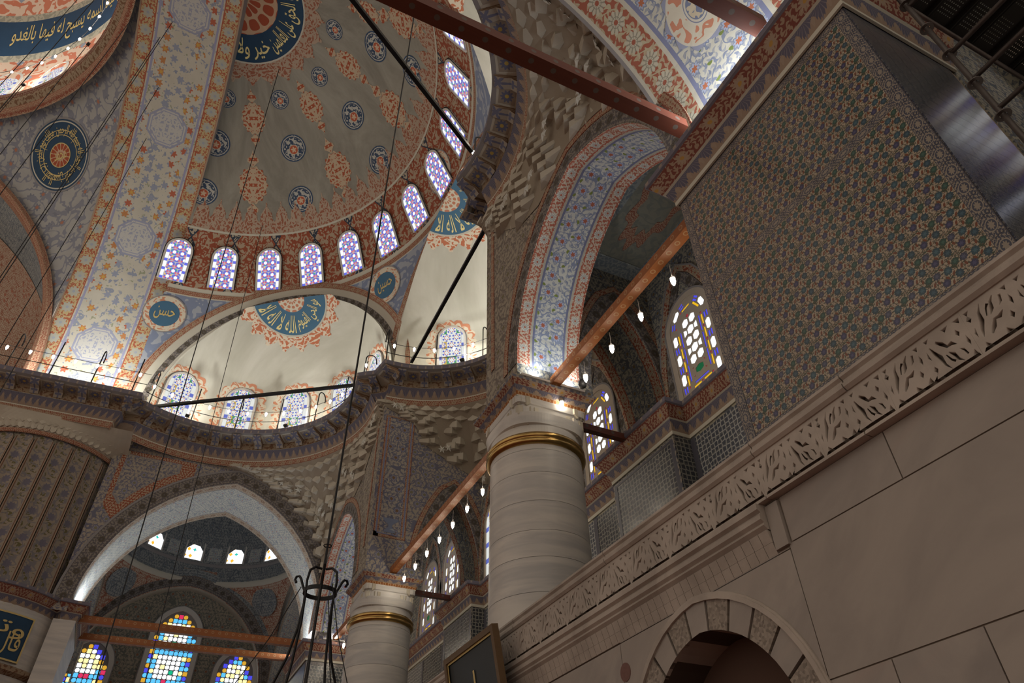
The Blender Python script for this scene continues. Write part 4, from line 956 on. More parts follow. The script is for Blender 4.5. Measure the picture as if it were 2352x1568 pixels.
# ---------------- windows
WN = [0]
def wname(): WN[0] += 1; return 'window_%d' % WN[0]
def wout(w, h, n=12): return [(-w/2, 0)]+[(-w/2*cos(PI*i/n), h-w/2+w/2*sin(PI*i/n)) for i in range(n+1)]+[(w/2, 0)]
def wpoint(w, h, n=12): return [(-w/2, 0)]+[(x, h-.62*w+z) for x, z in parch(w/2, .62*w, n)]+[(w/2, 0)]
def small_window(P, T, S, N, w, h, gm, label, fr=.09, out=wout, fm='window_white'):
    o = empty(wname(), tuple(P)); tag(o, label, 'window', kind='structure'); A = out(w, h); B = out(w+2*fr, h+fr); P = Vector(P)
    def pt(q, d): return P+T*q[0]+S*q[1]+N*d
    n = len(A); V = [pt(q, .05) for q in B]+[pt(q, .05) for q in A]+[pt(q, -.05) for q in B]+[pt(q, .0) for q in A]
    Fc = []
    for i in range(n):
        j = (i+1) % n; Fc += [(i, j, n+j, n+i), (i, 2*n+i, 2*n+j, j), (n+i, n+j, 3*n+j, 3*n+i)]
    adopt(mobj('window_frame', V, Fc, m_[fm], None, [(q[0], q[1]) for q in B+A+B+A]), o)
    line = out(w+2*fr+.09, h+fr+.045); V = [pt(q, .02) for q in line]+[pt(q, .02) for q in B]
    adopt(mobj('window_outline', V, [(i, (i+1) % n, n+(i+1) % n, n+i) for i in range(n)], m_['iron_black'] if gm == 'glass_small' else m_['line_grey']), o)
    adopt(mobj('stained_pane', [pt(q, .012) for q in A], [tuple(range(n))], m_[gm], None, A), o)
    return o
for k in range(14):
    th = math.radians(-8+12*k+12.0) if False else math.radians(4.0+12.1*k)
    if th > PI-.05: break
    P = Mp(th, 24.66, .03); T, S, N = frame(P, MC, MA, MBz); S = (Mp(th, 26.7, .03)-P).normalized(); N = S.cross(T); N = -N if N.dot(MC-P) < 0 else N; small_window(P, -T, S, N, 1.0, 1.95, 'glass_small', 'round-headed stained window in the red painted ring of the semi-dome')['group'] = 'semi-dome ring windows'
def halo(E_, phi, z0, w, h):
    c, R, n, t = E_['c'], E_['R'], E_['n'], E_['t']; r = sqrt(R*R-(z0-18.7)**2); P = c+r*(cos(phi)*n+sin(phi)*t)+Vector((0, 0, z0-18.7)); T, S, N = frame(P, c, R, R); pr = E_['pr']
    q = pr(P+S*h, .03); P2 = pr(P, .03); S2 = (q-P2).normalized(); N2 = S2.cross(T); N2 = -N2 if N2.dot(c-P) < 0 else N2
    small_window(P2, -T, S2, N2, w, h, 'glass_exedra', 'round-headed pale stained window with lace halo in an exedra')['group'] = 'exedra windows'
    base = wout(w+.24, h+.12, 24); s = cum(base); V = []; U = []; pts = []
    for i in range(len(base)-1):
        m = max(1, int((s[i+1]-s[i])/.03))
        for k in range(m): f = k/m; pts.append((base[i][0]*(1-f)+base[i+1][0]*f, base[i][1]*(1-f)+base[i+1][1]*f))
    pts.append(base[-1]); ss = cum(pts); q1 = offs(pts, .28)
    wv = [.30+.17*abs(sin(PI*x/.30))**.7 for x in ss]
    q2 = [(p[0]+(q[0]-p[0])/.28*w_, p[1]+(q[1]-p[1])/.28*w_) for p, q, w_ in zip(pts, q1, wv)]
    for i in range(len(pts)):
        for q in (pts[i], q2[i]): V.append(pr(P-T*q[0]+S*q[1], .012)); U.append((ss[i], .0 if q is pts[i] else .4))
    mobj('window_halo', V, [(2*i, 2*i+1, 2*i+3, 2*i+2) for i in range(len(pts)-1)], m_['halo_lace'], E_['o'], U)
for E_, angs, w_ in ((EX[0], (-52, -27, -3, 21, 45), 1.12), (EX[1], (-57, -19, 19, 57), 1.0), (EX[2], (-45, -21, 3, 27, 52), 1.12)):
    for a in angs: halo(E_, math.radians(a), 18.75, w_, 2.0)
# red crenellated fringe above the ring windows
V = []; U = []; n = 1500; t0, t1 = .09, PI-.09
for i in range(n+1):
    th = t0+(t1-t0)*i/n; x = th*10/.86; f = abs((x % 1)-.5)*2; hgt = .42+.62*max(0, 1-f)**.55*(1 if f < .78 else .4)+(.14 if f < .10 else 0)
    for z in (27.05, 27.12+hgt): V.append(Mp(th, z, .012)); U.append((th*10, z))
mobj('lace_fringe', V, [(2*i, 2*i+1, 2*i+3, 2*i+2) for i in range(n)], m_['lace_red'], sd, U)
mrows(27.0, 27.08, 1, m_['line_cream'], 'ring_line', sd, .02)
# cartouches and roundels painted on the semi-dome (positions seen on its surface)
def cart(u, v, sc, rot=0):
    P = hit(u, v, MC, MA, MBz); T, S, N = frame(P, MC, MA, MBz); T, S = T*cos(rot)+S*sin(rot), S*cos(rot)-T*sin(rot); o = []
    for i in range(64): a = 2*PI*i/64; k = sc*(1+.07*cos(14*a)); o.append((.66*k*cos(a), .86*k*sin(a)))
    fan(projM, P, T, S, o, m_['cartouche'], 'painted_cartouche', sd, 5, .012); ringband(projM, P, T, S, .0, lambda a: 0, 2, m_['cartouche'], 'x', sd) if False else None
    for sg in (1, -1):
        leaf = [(.0, .82), (.16, 1.0), (.30, 1.10), (.28, 1.24), (.14, 1.34), (.05, 1.50), (0, 1.66), (-.05, 1.50), (-.14, 1.34), (-.28, 1.24), (-.30, 1.10), (-.16, 1.0)]
        C = P+S*(sg*1.2*sc); fan(projM, C, T, S*sg, [(x*sc*.9, (y-1.2)*sc) for x, y in leaf], m_['cartouche'], 'cartouche_finial', sd, 2, .011)
for u, v, sc in ((583, 272, .80), (582, 425, 1.0), (716, 245, .80), (777, 390, 1.0), (800, 150, .80), (903, 250, 1.0), (845, 30, .7), (925, 50, .95), (455, 300, .8)): cart(u, v, sc)
def roundel(u, v, r):
    P = hit(u, v, MC, MA, MBz); T, S, N = frame(P, MC, MA, MBz); fan(projM, P, T, S, circle(r), m_['roundel_blue'], 'painted_roundel', sd, 4, .013, 1/r)
for u, v, r in ((643, 229, .42), (734, 176, .42), (768, 68, .42), (520, 225, .42), (674, 340, .62), (811, 265, .62), (863, 107, .62), (497, 328, .62), (691, 457, .62), (872, 367, .62), (947, 163, .62), (468, 440, .62), (930, 420, .0001)): roundel(u, v, r)
# great roundel at the crown of the semi-dome
P = Vector((-4.3, 16.2, 32.0)); T = Vector((0, 1, 0)); S = Vector((1, 0, 0)); R1 = 2.75
fan(projM, P, T, S, circle(1.55, 40), m_['roundel_red_center'], 'roundel_center', sd, 5, .03, .6)
ringband(projM, P, T, S, 1.55, lambda a: R1, 60, m_['navy_disc'], 'roundel_field', sd, .024); ringband(projM, P, T, S, R1, lambda a: R1+.07, 60, m_['line_cream'], 'roundel_line', sd, .026, cols=1)
ringband(projM, P, T, S, R1+.05, lambda a: R1+.55+.34*abs(sin(a*13))**.6+(.16 if abs(sin(a*13)) > .97 else 0), 400, m_['lace_red'], 'lace_fringe', sd, .018)
# small roundels on the pendentives between the exedrae
HP = []
for u, v in ((885, 655), (378, 720), (1010, 395)):
    P = hit(u, v, MC, MA, MBz); T, S, N = frame(P, MC, MA, MBz); fan(projM, P, T, S, circle(.62), m_['lightblue_disc'], 'roundel_field', sd, 4, .02, 1); ringband(projM, P, T, S, .62, lambda a: .86, 48, m_['halo_lace'], 'roundel_ring', sd, .018); ringband(projM, P, T, S, .86, lambda a: .91, 48, m_['line_grey'], 'roundel_line', sd, .02, cols=1); HP.append((P, T, S))

# ---------------- great arch, pendentive, central dome
ga = empty('ceiling_great_arch', (-6, YS, 18)); tag(ga, 'broad great arch soffit painted with garlands octagons and rosette borders', 'ceiling', kind='structure')
GY, GZ = 16.2, 19.0
def gR(x): return 12.1+(-4-x)*.175
mb = MB()
mb.grid(lambda a, b: (lambda th, x: ((x, GY+gR(x)*cos(th), GZ+gR(x)*sin(th)), (th*12.3, -4-x)))(-.08+(PI+.16)*a, -4-4*b), 120, 8); adopt(mb.obj('arch_soffit', m_['great_arch_paint'], None, True), ga)
mb = MB(); mb.grid(lambda a, b: (lambda th: ((-4.0, GY+(12.1+1.0*b)*cos(th), GZ+(12.1+1.0*b)*sin(th)), (th*12, b)))(PI*a), 90, 1); adopt(mb.obj('arch_face', m_['line_grey']), ga)
mb = MB(); mb.grid(lambda a, b: (lambda th: ((-8.0, GY+(12.8+.9*b)*cos(th), GZ+(12.8+.9*b)*sin(th)), (th*12, b)))(PI*a), 90, 1); adopt(mb.obj('arch_face', m_['line_grey']), ga)
DC = Vector((-20.3, 16.2, 0)); PR, PZ = 17.55, 19.6
pe = MB()
def pend(a, b):
    ps = PI/2*a; rm = min(12.35/max(cos(ps), 1e-3), 12.45/max(sin(ps), 1e-3)); r = rm+(12.0-rm)*b; r = min(r, 17.4); z = PZ+sqrt(max(0, PR*PR-r*r)); return (DC.x+r*cos(ps), DC.y+r*sin(ps), z), (ps*12, z)
pe.grid(pend, 60, 24); pen = pe.struct('ceiling_pendentive', m_['pendentive_paint'], True, label='grey flowered pendentive with gold inscribed navy roundel beside the great arch', cat='ceiling')
pp_ = sphere_proj((DC.x, DC.y, PZ), PR)
P = hit(140, 357, (DC.x, DC.y, PZ), PR, PR); T, S, N = frame(P, (DC.x, DC.y, PZ), PR, PR); PEN = (P, T, S)
fan(pp_, P, T, S, circle(1.72), m_['navy_disc'], 'roundel_field', pen, 6, .02, .5); ringband(pp_, P, T, S, 1.58, lambda a: 1.64, 60, m_['line_cream'], 'roundel_line', pen, .026, cols=1); ringband(pp_, P, T, S, 1.72, lambda a: 1.80, 60, m_['line_grey'], 'roundel_line', pen, .02, cols=1)
fan(pp_, P, T, S, circle(.60), m_['roundel_red_center'], 'roundel_center', pen, 4, .03, .8)
dz = 31.95+.4
DP = [(11.95, dz), (11.92, 33.6), (11.85, 35.0), (11.65, 35.9), (11.5, 36.25), (11.2, 37.0), (10.75, 38.4), (10.6, 38.8), (10.1, 40.1), (9.2, 42.0), (7.8, 44.0), (5.5, 46.0), (0.1, 47.5)]
def drow(i0, i1, mt, nm, parent=None):
    mb = MB(); pr_ = DP[i0:i1+1]
    def f(a, b):
        th = -.7+(PI/2+1.5)*a; i = b*(len(pr_)-1); r, z = pr_[int(round(i))]; return (DC.x+r*cos(th), DC.y+r*sin(th), z), (th*12, z)
    mb.grid(f, 90, len(pr_)-1); return mb.obj(nm, mt, parent, True)
dome = drow(0, 3, m_['dome_red'], 'ceiling_dome'); tag(dome, 'central dome with red arabesque drum and navy inscription band', 'ceiling', kind='structure')
drow(3, 4, m_['dome_grey_band'], 'dome_band', dome); drow(4, 6, m_['navy_disc'], 'inscription_band', dome); drow(6, 7, m_['dome_grey_band'], 'dome_band', dome); drow(7, 12, m_['dome_red'], 'dome_shell', dome)
def ring_lathe(prof, mt, nm, parent):
    mb = MB(); mb.grid(lambda a, b: (lambda th, i: ((DC.x+prof[i][0]*cos(th), DC.y+prof[i][0]*sin(th), prof[i][1]), (th*12, prof[i][1])))(-.7+(PI/2+1.5)*a, int(round(b*(len(prof)-1)))), 100, len(prof)-1); return mb.obj(nm, mt, parent)
ring_lathe([(12.3, 31.5), (12.05, 31.55), (11.95, 31.7)], m_['frieze_red'], 'dome_cornice', dome); ring_lathe([(11.95, 31.7), (11.72, 31.85), (11.68, 32.0)], m_['bracket_paint'], 'dome_cornice', dome); ring_lathe([(11.68, 32.0), (11.60, 32.1), (11.58, 32.32), (12.0, 32.36)], m_['cornice_floral'], 'dome_cornice', dome)
for k in range(-2, 8):
    th = math.radians(8+12.9*k); P = Vector((DC.x+11.88*cos(th), DC.y+11.88*sin(th), 32.9)); N = Vector((-cos(th), -sin(th), .0)); T = Vector((-sin(th), cos(th), 0)); small_window(P, T, Vector((0, 0, 1)), N, 1.25, 2.2, 'glass_exedra', 'pointed stained window in the drum of the central dome', .14, wpoint)['group'] = 'central dome windows'
# far great arch seen past the pendentive, with the vault beyond it
fg = MB(); fg.grid(lambda a, b: (lambda th, y: ((DC.x+12.5*cos(th), y, 19.2+12.5*sin(th)), (th*12.5, y-28.6)))(-.05+(PI/2+.3)*a, 28.6+3.6*b), 70, 6); fga = fg.struct('ceiling_far_arch', m_['far_blue'], True, label='painted arch soffit beside the pendentive', cat='ceiling')
fm = MB(); fm.grid(lambda a, b: (lambda th, q: ((DC.x+q[0]*cos(th), q[1], 19.2+q[0]*sin(th)), (th*12.5, q[1])))(-.05+(PI/2+.3)*a, [(12.75, 28.5), (12.72, 28.2), (12.5, 28.1), (12.35, 28.25), (12.4, 28.7)][int(round(b*4))]), 70, 4); fm.obj('arch_moulding', m_['frieze_red'], fga)
fv = MB(); fv.grid(lambda a, b: (lambda th, ph: ((DC.x+12.6*cos(th)*cos(ph), 32.0+9*sin(ph), 19+12.6*sin(th)*cos(ph)), (th*12, ph*9)))(PI*a, PI/2*b), 50, 16); fv.struct('ceiling_far_vault', m_['far_red'], True, label='half dome beyond the painted arch', cat='ceiling')
small_window((-8.35, 30.9, 19.3), Vector((.35, -.93, 0)), Vector((0, 0, 1)), Vector((-.9, -.4, 0)), .9, 2.1, 'glass_exedra', 'stained window at the foot of the painted arch')

# ---------------- fluted great pier
PC = (-6.0, 29.75); PRd = 2.9
gp = MB(); gp.lathe([(PRd-.10, 0), (PRd-.10, 16.35), (PRd-.05, 16.35), (PRd, 16.75)], 72, (PC[0], PC[1], 0), PI*.9, 2*PI+.35); gpo = gp.struct('wall_great_pier', m_['wall_grey_vine'], label='huge round pier with painted flutes carrying the great arch', cat='wall')
NF = 28; da = 2*PI/NF
def flute_mesh():
    V = []; U = []; N = 8; H = 5.35; rows = [0]+[H-.32]+[H-.32+.32*sin(PI/2*k/6) for k in range(1, 7)]
    for zi, z in enumerate(rows):
        wsc = 1.0 if z <= H-.32 else max(.02, sqrt(max(0, 1-((z-(H-.32))/.32)**2)))
        for i in range(N+1):
            s = (i/N-.5)*wsc; ang = s*da*.94; dep = .10*cos(PI*s/.94)-.02; r = PRd-dep; V.append((r*sin(ang), -r*cos(ang), z)); U.append((s, z))
    n = N+1; return mesh('flute', V, [(j*n+i, j*n+i+1, (j+1)*n+i+1, (j+1)*n+i) for j in range(len(rows)-1) for i in range(N)], m_['flute_paint'], U)
FM = flute_mesh()
for k in range(-9, 8):
    o = link('flute', FM, gpo); o.location = (PC[0], PC[1], 10.72); o.rotation_euler.z = k*da+.08
gp2 = MB(); gp2.lathe([(PRd+.02, 16.05), (PRd+.06, 16.1), (PRd+.06, 16.2), (PRd+.02, 16.22)], 60, (PC[0], PC[1], 0), PI*.9, 2*PI+.3); gp2.obj('pier_line', m_['frieze_red'], gpo)
# cornice band with brackets, round the pier at arch springing
th0 = [PI+.2+(PI+.05-.2)*i/30 for i in range(31)]
pth = [(PC[0]+PRd*cos(a), PC[1]+PRd*sin(a)) for a in th0 if PC[0]+PRd*cos(a) < -3.35]+[(-3.2, 28.1), (-2.75, 28.2), (-2.75, 31.2)]
cornice(pth, gpo, .42, 1.0)
MB().box(-3.4, -2.72, 28.0, 31.2, 0, 10.15).obj('pier_flank', m_['marble_column'], gpo)
# courses of small niches between pier and ledge
for j in range(3):
    for i in range(26):
        x = -8.4+i*.21; f = j/3; ang_y = PC[1]-sqrt(max(.01, (PRd+.05)**2-min((x-PC[0])**2, (PRd-.2)**2))); y = ang_y*(1-(f*.7+.15))+26.75*(f*.7+.15)
        o = link('muqarnas_cell', CELL[2], gpo); o.matrix_basis = Matrix(((.20, 0, 0, x), (0, -.12, 0, y), (0, 0, .24, 16.2+j*.25), (0, 0, 0, 1)))
gp3 = MB(); gp3.grid(lambda a, b: (lambda x: ((x, (PC[1]-sqrt(max(.01, (PRd+.0)**2-min((x-PC[0])**2, (PRd-.2)**2))))*(1-b)+26.72*b, 16.2+.7*b), (x, b)))(-8.6+5.5*a), 30, 4); gp3.obj('pier_head', m_['muqarnas_stone'], gpo)

# ---------------- corner bay beyond the far cross arch
FW = Face((0, 40.2, 0), (1, 0, 0), (0, -1, 0)); fw = MB().add([FW.P(-6, 6), FW.P(7, 6), FW.P(7, 17), FW.P(-6, 17)], [(0,1,2,3)], [(-6, 6), (7, 6), (7, 17), (-6, 17)]).struct('wall_far', m_['far_wall_paint'], label='painted far wall with three tall stained windows', cat='wall')
CXb = .75; BA = [(CXb+x, 11.3+z) for x, z in parch(4.35, 4.75, 36)]
F3 = Face((0, 39.6, 0), (1, 0, 0), (0, -1, 0)); mb = MB(); arch_wall(mb, F3, -5.5, 6.6, 9, 17, CXb, 4.35, 11.3, 4.75, 36); mb.obj('blind_arch_wall', m_['far_red'], fw); soffit(fw, BA, F3, .62, [(0, .62, m_['line_cream'])], 'arch_reveal'); ribbon(F3, BA, .04, .55, .03, m_['far_flower_border'] if 'far_flower_border' in m_ else m_['slate_border'], 'arch_border', fw); ribbon(F3, BA, .58, .95, .05, m_['far_blue'], 'arch_border', fw)
for xs, nx in ((5.55, -1), (-3.2, 1)):
    Fs = Face((xs, 0, 0), (0, 1, 0), (nx, 0, 0)); mb = MB(); A = arch_wall(mb, Fs, 31.0, 40.2, 6, 17, 35.4, 3.9, 11.3, 4.3, 30); o = mb.obj('side_wall', m_['far_blue'], fw); ribbon(Fs, A, .05, .5, .03, m_['far_border'], 'arch_border', fw); mb = MB(); mb.add([(xs-nx*.7, 31, 6), (xs-nx*.7, 40.2, 6), (xs-nx*.7, 40.2, 16), (xs-nx*.7, 31, 16)], [(0,1,2,3)], [(31, 6), (40, 6), (40, 16), (31, 16)]); mb.obj('side_wall_back', m_['far_border'], fw); soffit(fw, A, Fs, .7, [(0, .7, m_['soffit_far'])], 'arch_reveal')
DCb = (CXb+.25, 35.4)
cd_ = MB(); RD = 4.3
def cpend(a, b):
    ps = 2*PI*a; q = max(abs(cos(ps)), abs(sin(ps))); rm = min(4.38/q, 5.9); r = rm+(RD-rm)*b; z = 12.0+sqrt(max(.0, 6.2**2-r*r)); z = 12.2+(z-12.0)*.94; return (DCb[0]+r*cos(ps), DCb[1]+r*sin(ps), z), (ps*4.4, z)
cd_.grid(cpend, 96, 10); cdo = cd_.struct('ceiling_corner_dome', m_['far_red'], True, label='small corner dome with stained windows seen through the pointed arch', cat='ceiling')
zt = 12.2+sqrt(6.2**2-RD**2)*.94
def clathe(prof, mt, nm): MB().lathe(prof, 72, (DCb[0], DCb[1], 0)).obj(nm, mt, cdo, True)
clathe([(RD+.1, zt-.15), (RD-.05, zt-.05), (RD-.05, zt+.1)], m_['line_cream'], 'ring_moulding'); clathe([(RD, zt+.1), (RD-.02, zt+.85)], m_['far_blue'], 'drum_band'); clathe([(RD-.02, zt+.85), (RD-.12, zt+.95), (RD-.1, zt+1.0)], m_['line_grey'], 'ring_moulding'); clathe([(RD-.1, zt+1.0), (RD-.25, zt+2.9), (RD-.9, zt+4.0), (RD-2.2, zt+4.9), (.05, zt+5.4)], m_['far_blue'], 'dome_shell')
for k in range(12):
    th = 2*PI*(k+.27)/12; r = RD-.16; P = Vector((DCb[0]+r*cos(th), DCb[1]+r*sin(th), zt+1.05)); N = Vector((-cos(th), -sin(th), 0)); T = Vector((-sin(th), cos(th), 0))
    if sin(th) > -.2: small_window(P, T, Vector((0, 0, 1)), N, .85, 1.55, 'glass_far', 'bright stained window in the drum of the corner dome', .08, wpoint)['group'] = 'corner dome windows'
    Pm = 2*PI*(k+.77)/12; mb = MB(); mb.grid(lambda a, b: ((DCb[0]+(RD-.17)*cos(Pm-.08+.16*a), DCb[1]+(RD-.17)*sin(Pm-.08+.16*a), zt+1.1+1.6*b), (a*.7, b*1.6)), 3, 1); mb.obj('drum_panel', m_['soffit_far'], cdo)
prc = sphere_proj((DCb[0], DCb[1], 12.2), 6.05)
for ax, ay in ((1, 1), (-1, 1)):
    q = Vector((DCb[0]+ax*3.55, DCb[1]+ay*3.55, 0)); r = math.hypot(3.55, 3.55); q.z = 12.2+sqrt(6.2**2-r*r)*.94; v = (Vector((DCb[0], DCb[1], 12.6))-q).normalized(); T = Vector((0, 0, 1)).cross(v).normalized(); S = v.cross(T); mb = MB(); V = [q+T*.75*cos(2*PI*i/36)+S*.75*sin(2*PI*i/36)+v*.12 for i in range(36)]; mb.add(V, [tuple(range(36))], [(.75*cos(2*PI*i/36), .75*sin(2*PI*i/36)) for i in range(36)]); mb.obj('pendentive_roundel', m_['far_blue'], cdo)
# ================================================================ THINGS
# ---------------- gallery windows: plaster tracery with separate panes
def lerp_path(pts):
    s = cum(pts); 
    def f(d):
        d = min(max(d, 0), s[-1]); i = 0
        while i < len(s)-2 and s[i+1] < d: i += 1
        k = (d-s[i])/max(1e-6, s[i+1]-s[i]); a, b = pts[i], pts[i+1]; L = math.dist(a, b) or 1
        return (a[0]+(b[0]-a[0])*k, a[1]+(b[1]-a[1])*k), ((b[0]-a[0])/L, (b[1]-a[1])/L)
    return f, s[-1]
def placed(poly, c, t): return [(c[0]+x*t[0]-y*t[1], c[1]+x*t[1]+y*t[0]) for x, y in poly]
def hexa(l, w): return [(-l/2, 0), (-l*.34, -w/2), (l*.34, -w/2), (l/2, 0), (l*.34, w/2), (-l*.34, w/2)]
def rectp(l, w): return [(-l/2, -w/2), (l/2, -w/2), (l/2, w/2), (-l/2, w/2)]
GW, GH = 1.34, 2.62
def gpanes():
    out = []
    def loop(k): p = wout(GW-2*k, GH-2*k, 14); return [(x, z+k) for x, z in p]+[(-(GW-2*k)/2, k)]
    def runs(k, per, fn):
        A = loop(k); w = GW/2-k; segs = [A[:2], A[1:-2], A[-3:-1], A[-2:]]
        for sg in segs:
            f, L = lerp_path(sg); n = max(1, round((L-.16)/per)); a0 = .08
            for i in range(n): c, t = f(a0+(i+.5)*(L-2*a0)/n); fn(c, t, i, (L-2*a0)/n)
    def ringo(c, t, i, l):
        if i % 2 == 0: out.append(('white', placed(hexa(l*1.12, .15), c, t)))
        else:
            for o in (-.04, .04): out.append(('blue', placed(rectp(l*.60, .05), (c[0]-t[1]*o, c[1]+t[0]*o), t)))
    runs(.11, .29, ringo)
    def ringy(c, t, i, l): out.append(('yellow', placed(rectp(l-.10, .05), c, t))); q = (c[0]+t[0]*l/2, c[1]+t[1]*l/2); out.append(('red', placed(hexa(.055, .05), q, t)))
    runs(.245, .40, ringy)
    runs(.335, .50, lambda c, t, i, l: out.append(('blue', placed(rectp(l-.04, .04), c, t))))
    x0, x1 = -.24, .24; out.append(('green', hexa2((0, .60), .26, .20)))
    for sx in (-1, 1):
        for z in (.49, .71): out.append(('red', [(sx*.20, z-.03), (sx*.23, z), (sx*.16, z+.02)]))
    z = .80; r = 0
    while z < 2.0:
        if r % 2 == 0: out += [('white', hexa2((-.125, z+.12), .20, .25)), ('white', hexa2((.125, z+.12), .20, .25))]
        else: out += [('white', hexa2((0, z+.12), .21, .25)), ('white', [(-.24, z+.02), (-.13, z+.06), (-.13, z+.18), (-.24, z+.22)]), ('white', [(.13, z+.06), (.24, z+.02), (.24, z+.22), (.13, z+.18)])]
        z += .265; r += 1
    out.append(('red', [(-.05, 2.12), (.0, 2.08), (.05, 2.12), (0, 2.19)])); out.append(('white', [(-.16, 2.16), (-.06, 2.22), (.06, 2.22), (.16, 2.16), (.10, 2.24), (-.10, 2.24)]))
    return out
def hexa2(c, w, h): return [(c[0]-w/2, c[1]-h*.28), (c[0], c[1]-h/2), (c[0]+w/2, c[1]-h*.28), (c[0]+w/2, c[1]+h*.28), (c[0], c[1]+h/2), (c[0]-w/2, c[1]+h*.28)]
def sat(p, q, g=.008):                 # convex polygons keep clear of each other
    for a in (p, q):
        for i in range(len(a)):
            x, y = a[(i+1) % len(a)][0]-a[i][0], a[(i+1) % len(a)][1]-a[i][1]; L = math.hypot(x, y) or 1; n = (-y/L, x/L)
            A = [v[0]*n[0]+v[1]*n[1] for v in p]; B = [v[0]*n[0]+v[1]*n[1] for v in q]
            if min(A) > max(B)+g or min(B) > max(A)+g: return True
    return False
GP = []; _o = wout(GW-.04, GH-.02, 16)
for k_, p_ in gpanes():
    ins = all(abs(x) < GW/2-.02 and .02 < z and (z < GH-GW/2 or math.hypot(x, z-(GH-GW/2)) < GW/2-.02) for x, z in p_)
    if ins and all(sat(p_, q_) for _, q_ in GP): GP.append((k_, p_))
WPL = plate('window_tracery', wout(GW, GH, 16), [p for _, p in GP], .014, m_['window_plaster'])
PM = []
for k, p in GP:
    cx = sum(q[0] for q in p)/len(p); cz = sum(q[1] for q in p)/len(p); PM.append(mesh('glass_pane', [(cx+(q[0]-cx)*1.08, cz+(q[1]-cz)*1.08, 0) for q in p], [tuple(range(len(p)))], m_['pane_'+k]))
def gallery_window(y, lab, z=10.42):
    o = empty(wname(), (9.0, y, z)); tag(o, lab, 'window', kind='structure'); R_ = Matrix(((0, 0, -1, 9.0), (1, 0, 0, y), (0, 1, 0, z), (0, 0, 0, 1)))
    adopt(link('window_tracery', WPL), o, R_)
    for me in PM: adopt(link('glass_pane', me), o, Matrix.Translation((.0085, 0, 0)) @ R_)
    F = Face((9.0, y, z), (0, 1, 0), (-1, 0, 0)); A = wout(GW, GH, 16)
    for a, b, d, mt, nm in ((0, .15, .03, 'window_plaster', 'window_surround'), (.15, .20, .035, 'line_grey', 'window_line')):
        r = ribbon(F, A, a, b, d, m_[mt], nm, None); adopt(r, o)
for y, lab in ((8.77, 'tall arched window with white hexagon panes next to the flowered tile pier'), (12.83, 'tall arched window with white hexagon panes just behind the first column'), (23.2, 'tall arched window of hexagon panes in the gallery right of the second column'), (25.5, 'tall arched window of hexagon panes behind the second column capital')): gallery_window(y, lab)
gallery_window(.45, 'arched window of hexagon panes in the corner bay behind the scaffold', 9.1)
for y in (6.5, 16.15, 19.5): small_window((9.0, y, 10.45), Vector((0, 1, 0)), Vector((0, 0, 1)), Vector((-1, 0, 0)), 1.2, 2.5, 'glass_exedra', 'arched gallery window hidden behind the columns', .12, wout, 'window_plaster')
# ---------------- far stained windows
CM = {}
def cellpane(col, w, h, hexed=False):
    k = (col, round(w, 3), round(h, 3), hexed)
    if k not in CM:
        c = .28*min(w, h); P = [(-w/2+c, -h/2), (w/2-c, -h/2), (w/2, -h/2+c), (w/2, h/2-c), (w/2-c, h/2), (-w/2+c, h/2), (-w/2, h/2-c), (-w/2, -h/2+c)] if hexed else rectp(w, h); CM[k] = mesh('glass_pane', [(x, 0, y) for x, y in P], [tuple(range(len(P)))], m_['pane_'+col])
    return CM[k]
def far_window(cx, z0, w, h, lab, mid):
    y = 40.1; o = empty(wname(), (cx, y, z0)); tag(o, lab, 'window', kind='structure'); F = Face((cx, y, z0), (1, 0, 0), (0, -1, 0)); A = wpoint(w, h, 20)
    mb = MB(); mb.add([F.P(*q, .0) for q in A], [tuple(range(len(A)))], A); adopt(mb.obj('leading', m_['line_grey']), o)
    adopt(ribbon(F, A, .0, .22, .12, m_['window_white'], 'window_surround', None), o); adopt(ribbon(F, A, .22, .27, .06, m_['line_grey'], 'window_line', None), o)
    n = 9 if mid else 8; s = w/n; rows = int(h/s); top = h-.62*w; seq = ['blue', 'amber', 'amber', 'blue', 'sky', 'pink']
    for j in range(rows):
        zc = (j+.5)*s; hw = w/2-.02
        if zc > top: 
            hw = max([abs(x) for x, z in A if z >= zc] or [0])-.03
        for i in range(n):
            x = -w/2+(i+.5)*s
            if abs(x)+s*.35 > hw: continue
            e = min(i, n-1-i); nt = zc > top-.1
            if e == 0 or (nt and abs(x)+s*1.3 > hw): col = seq[(j*2+i) % 6] if e == 0 else ('blue' if (i+j) % 2 else 'amber')
            elif e == 1: col = 'sky' if j % 3 else 'lemon'
            elif j % 7 == 5: col = 'pink' if abs(x) < s*.6 else 'sky'
            elif j % 7 == 4: col = 'sky'
            elif (i+j*2) % 11 == 3: col = 'teal' if mid and abs(x) < s else 'lemon'
            elif nt and (i+j) % 3 == 0: col = 'lemon'
            else: col = 'white'
            adopt(link('glass_pane', cellpane(col, s*.86, s*.86, (i+j) % 2 == 0)), o, Matrix.Translation((cx+x, y-.015, z0+zc)))
far_window(.72, 7.2, 2.0, 7.75, 'tallest stained window between two shorter ones on the far wall', True); far_window(-2.75, 7.2, 1.75, 5.85, 'shorter stained window beside the inscribed pier plaque on the far wall', False); far_window(3.95, 7.2, 1.75, 6.05, 'shorter stained window beside the chandelier crown on the far wall', False)

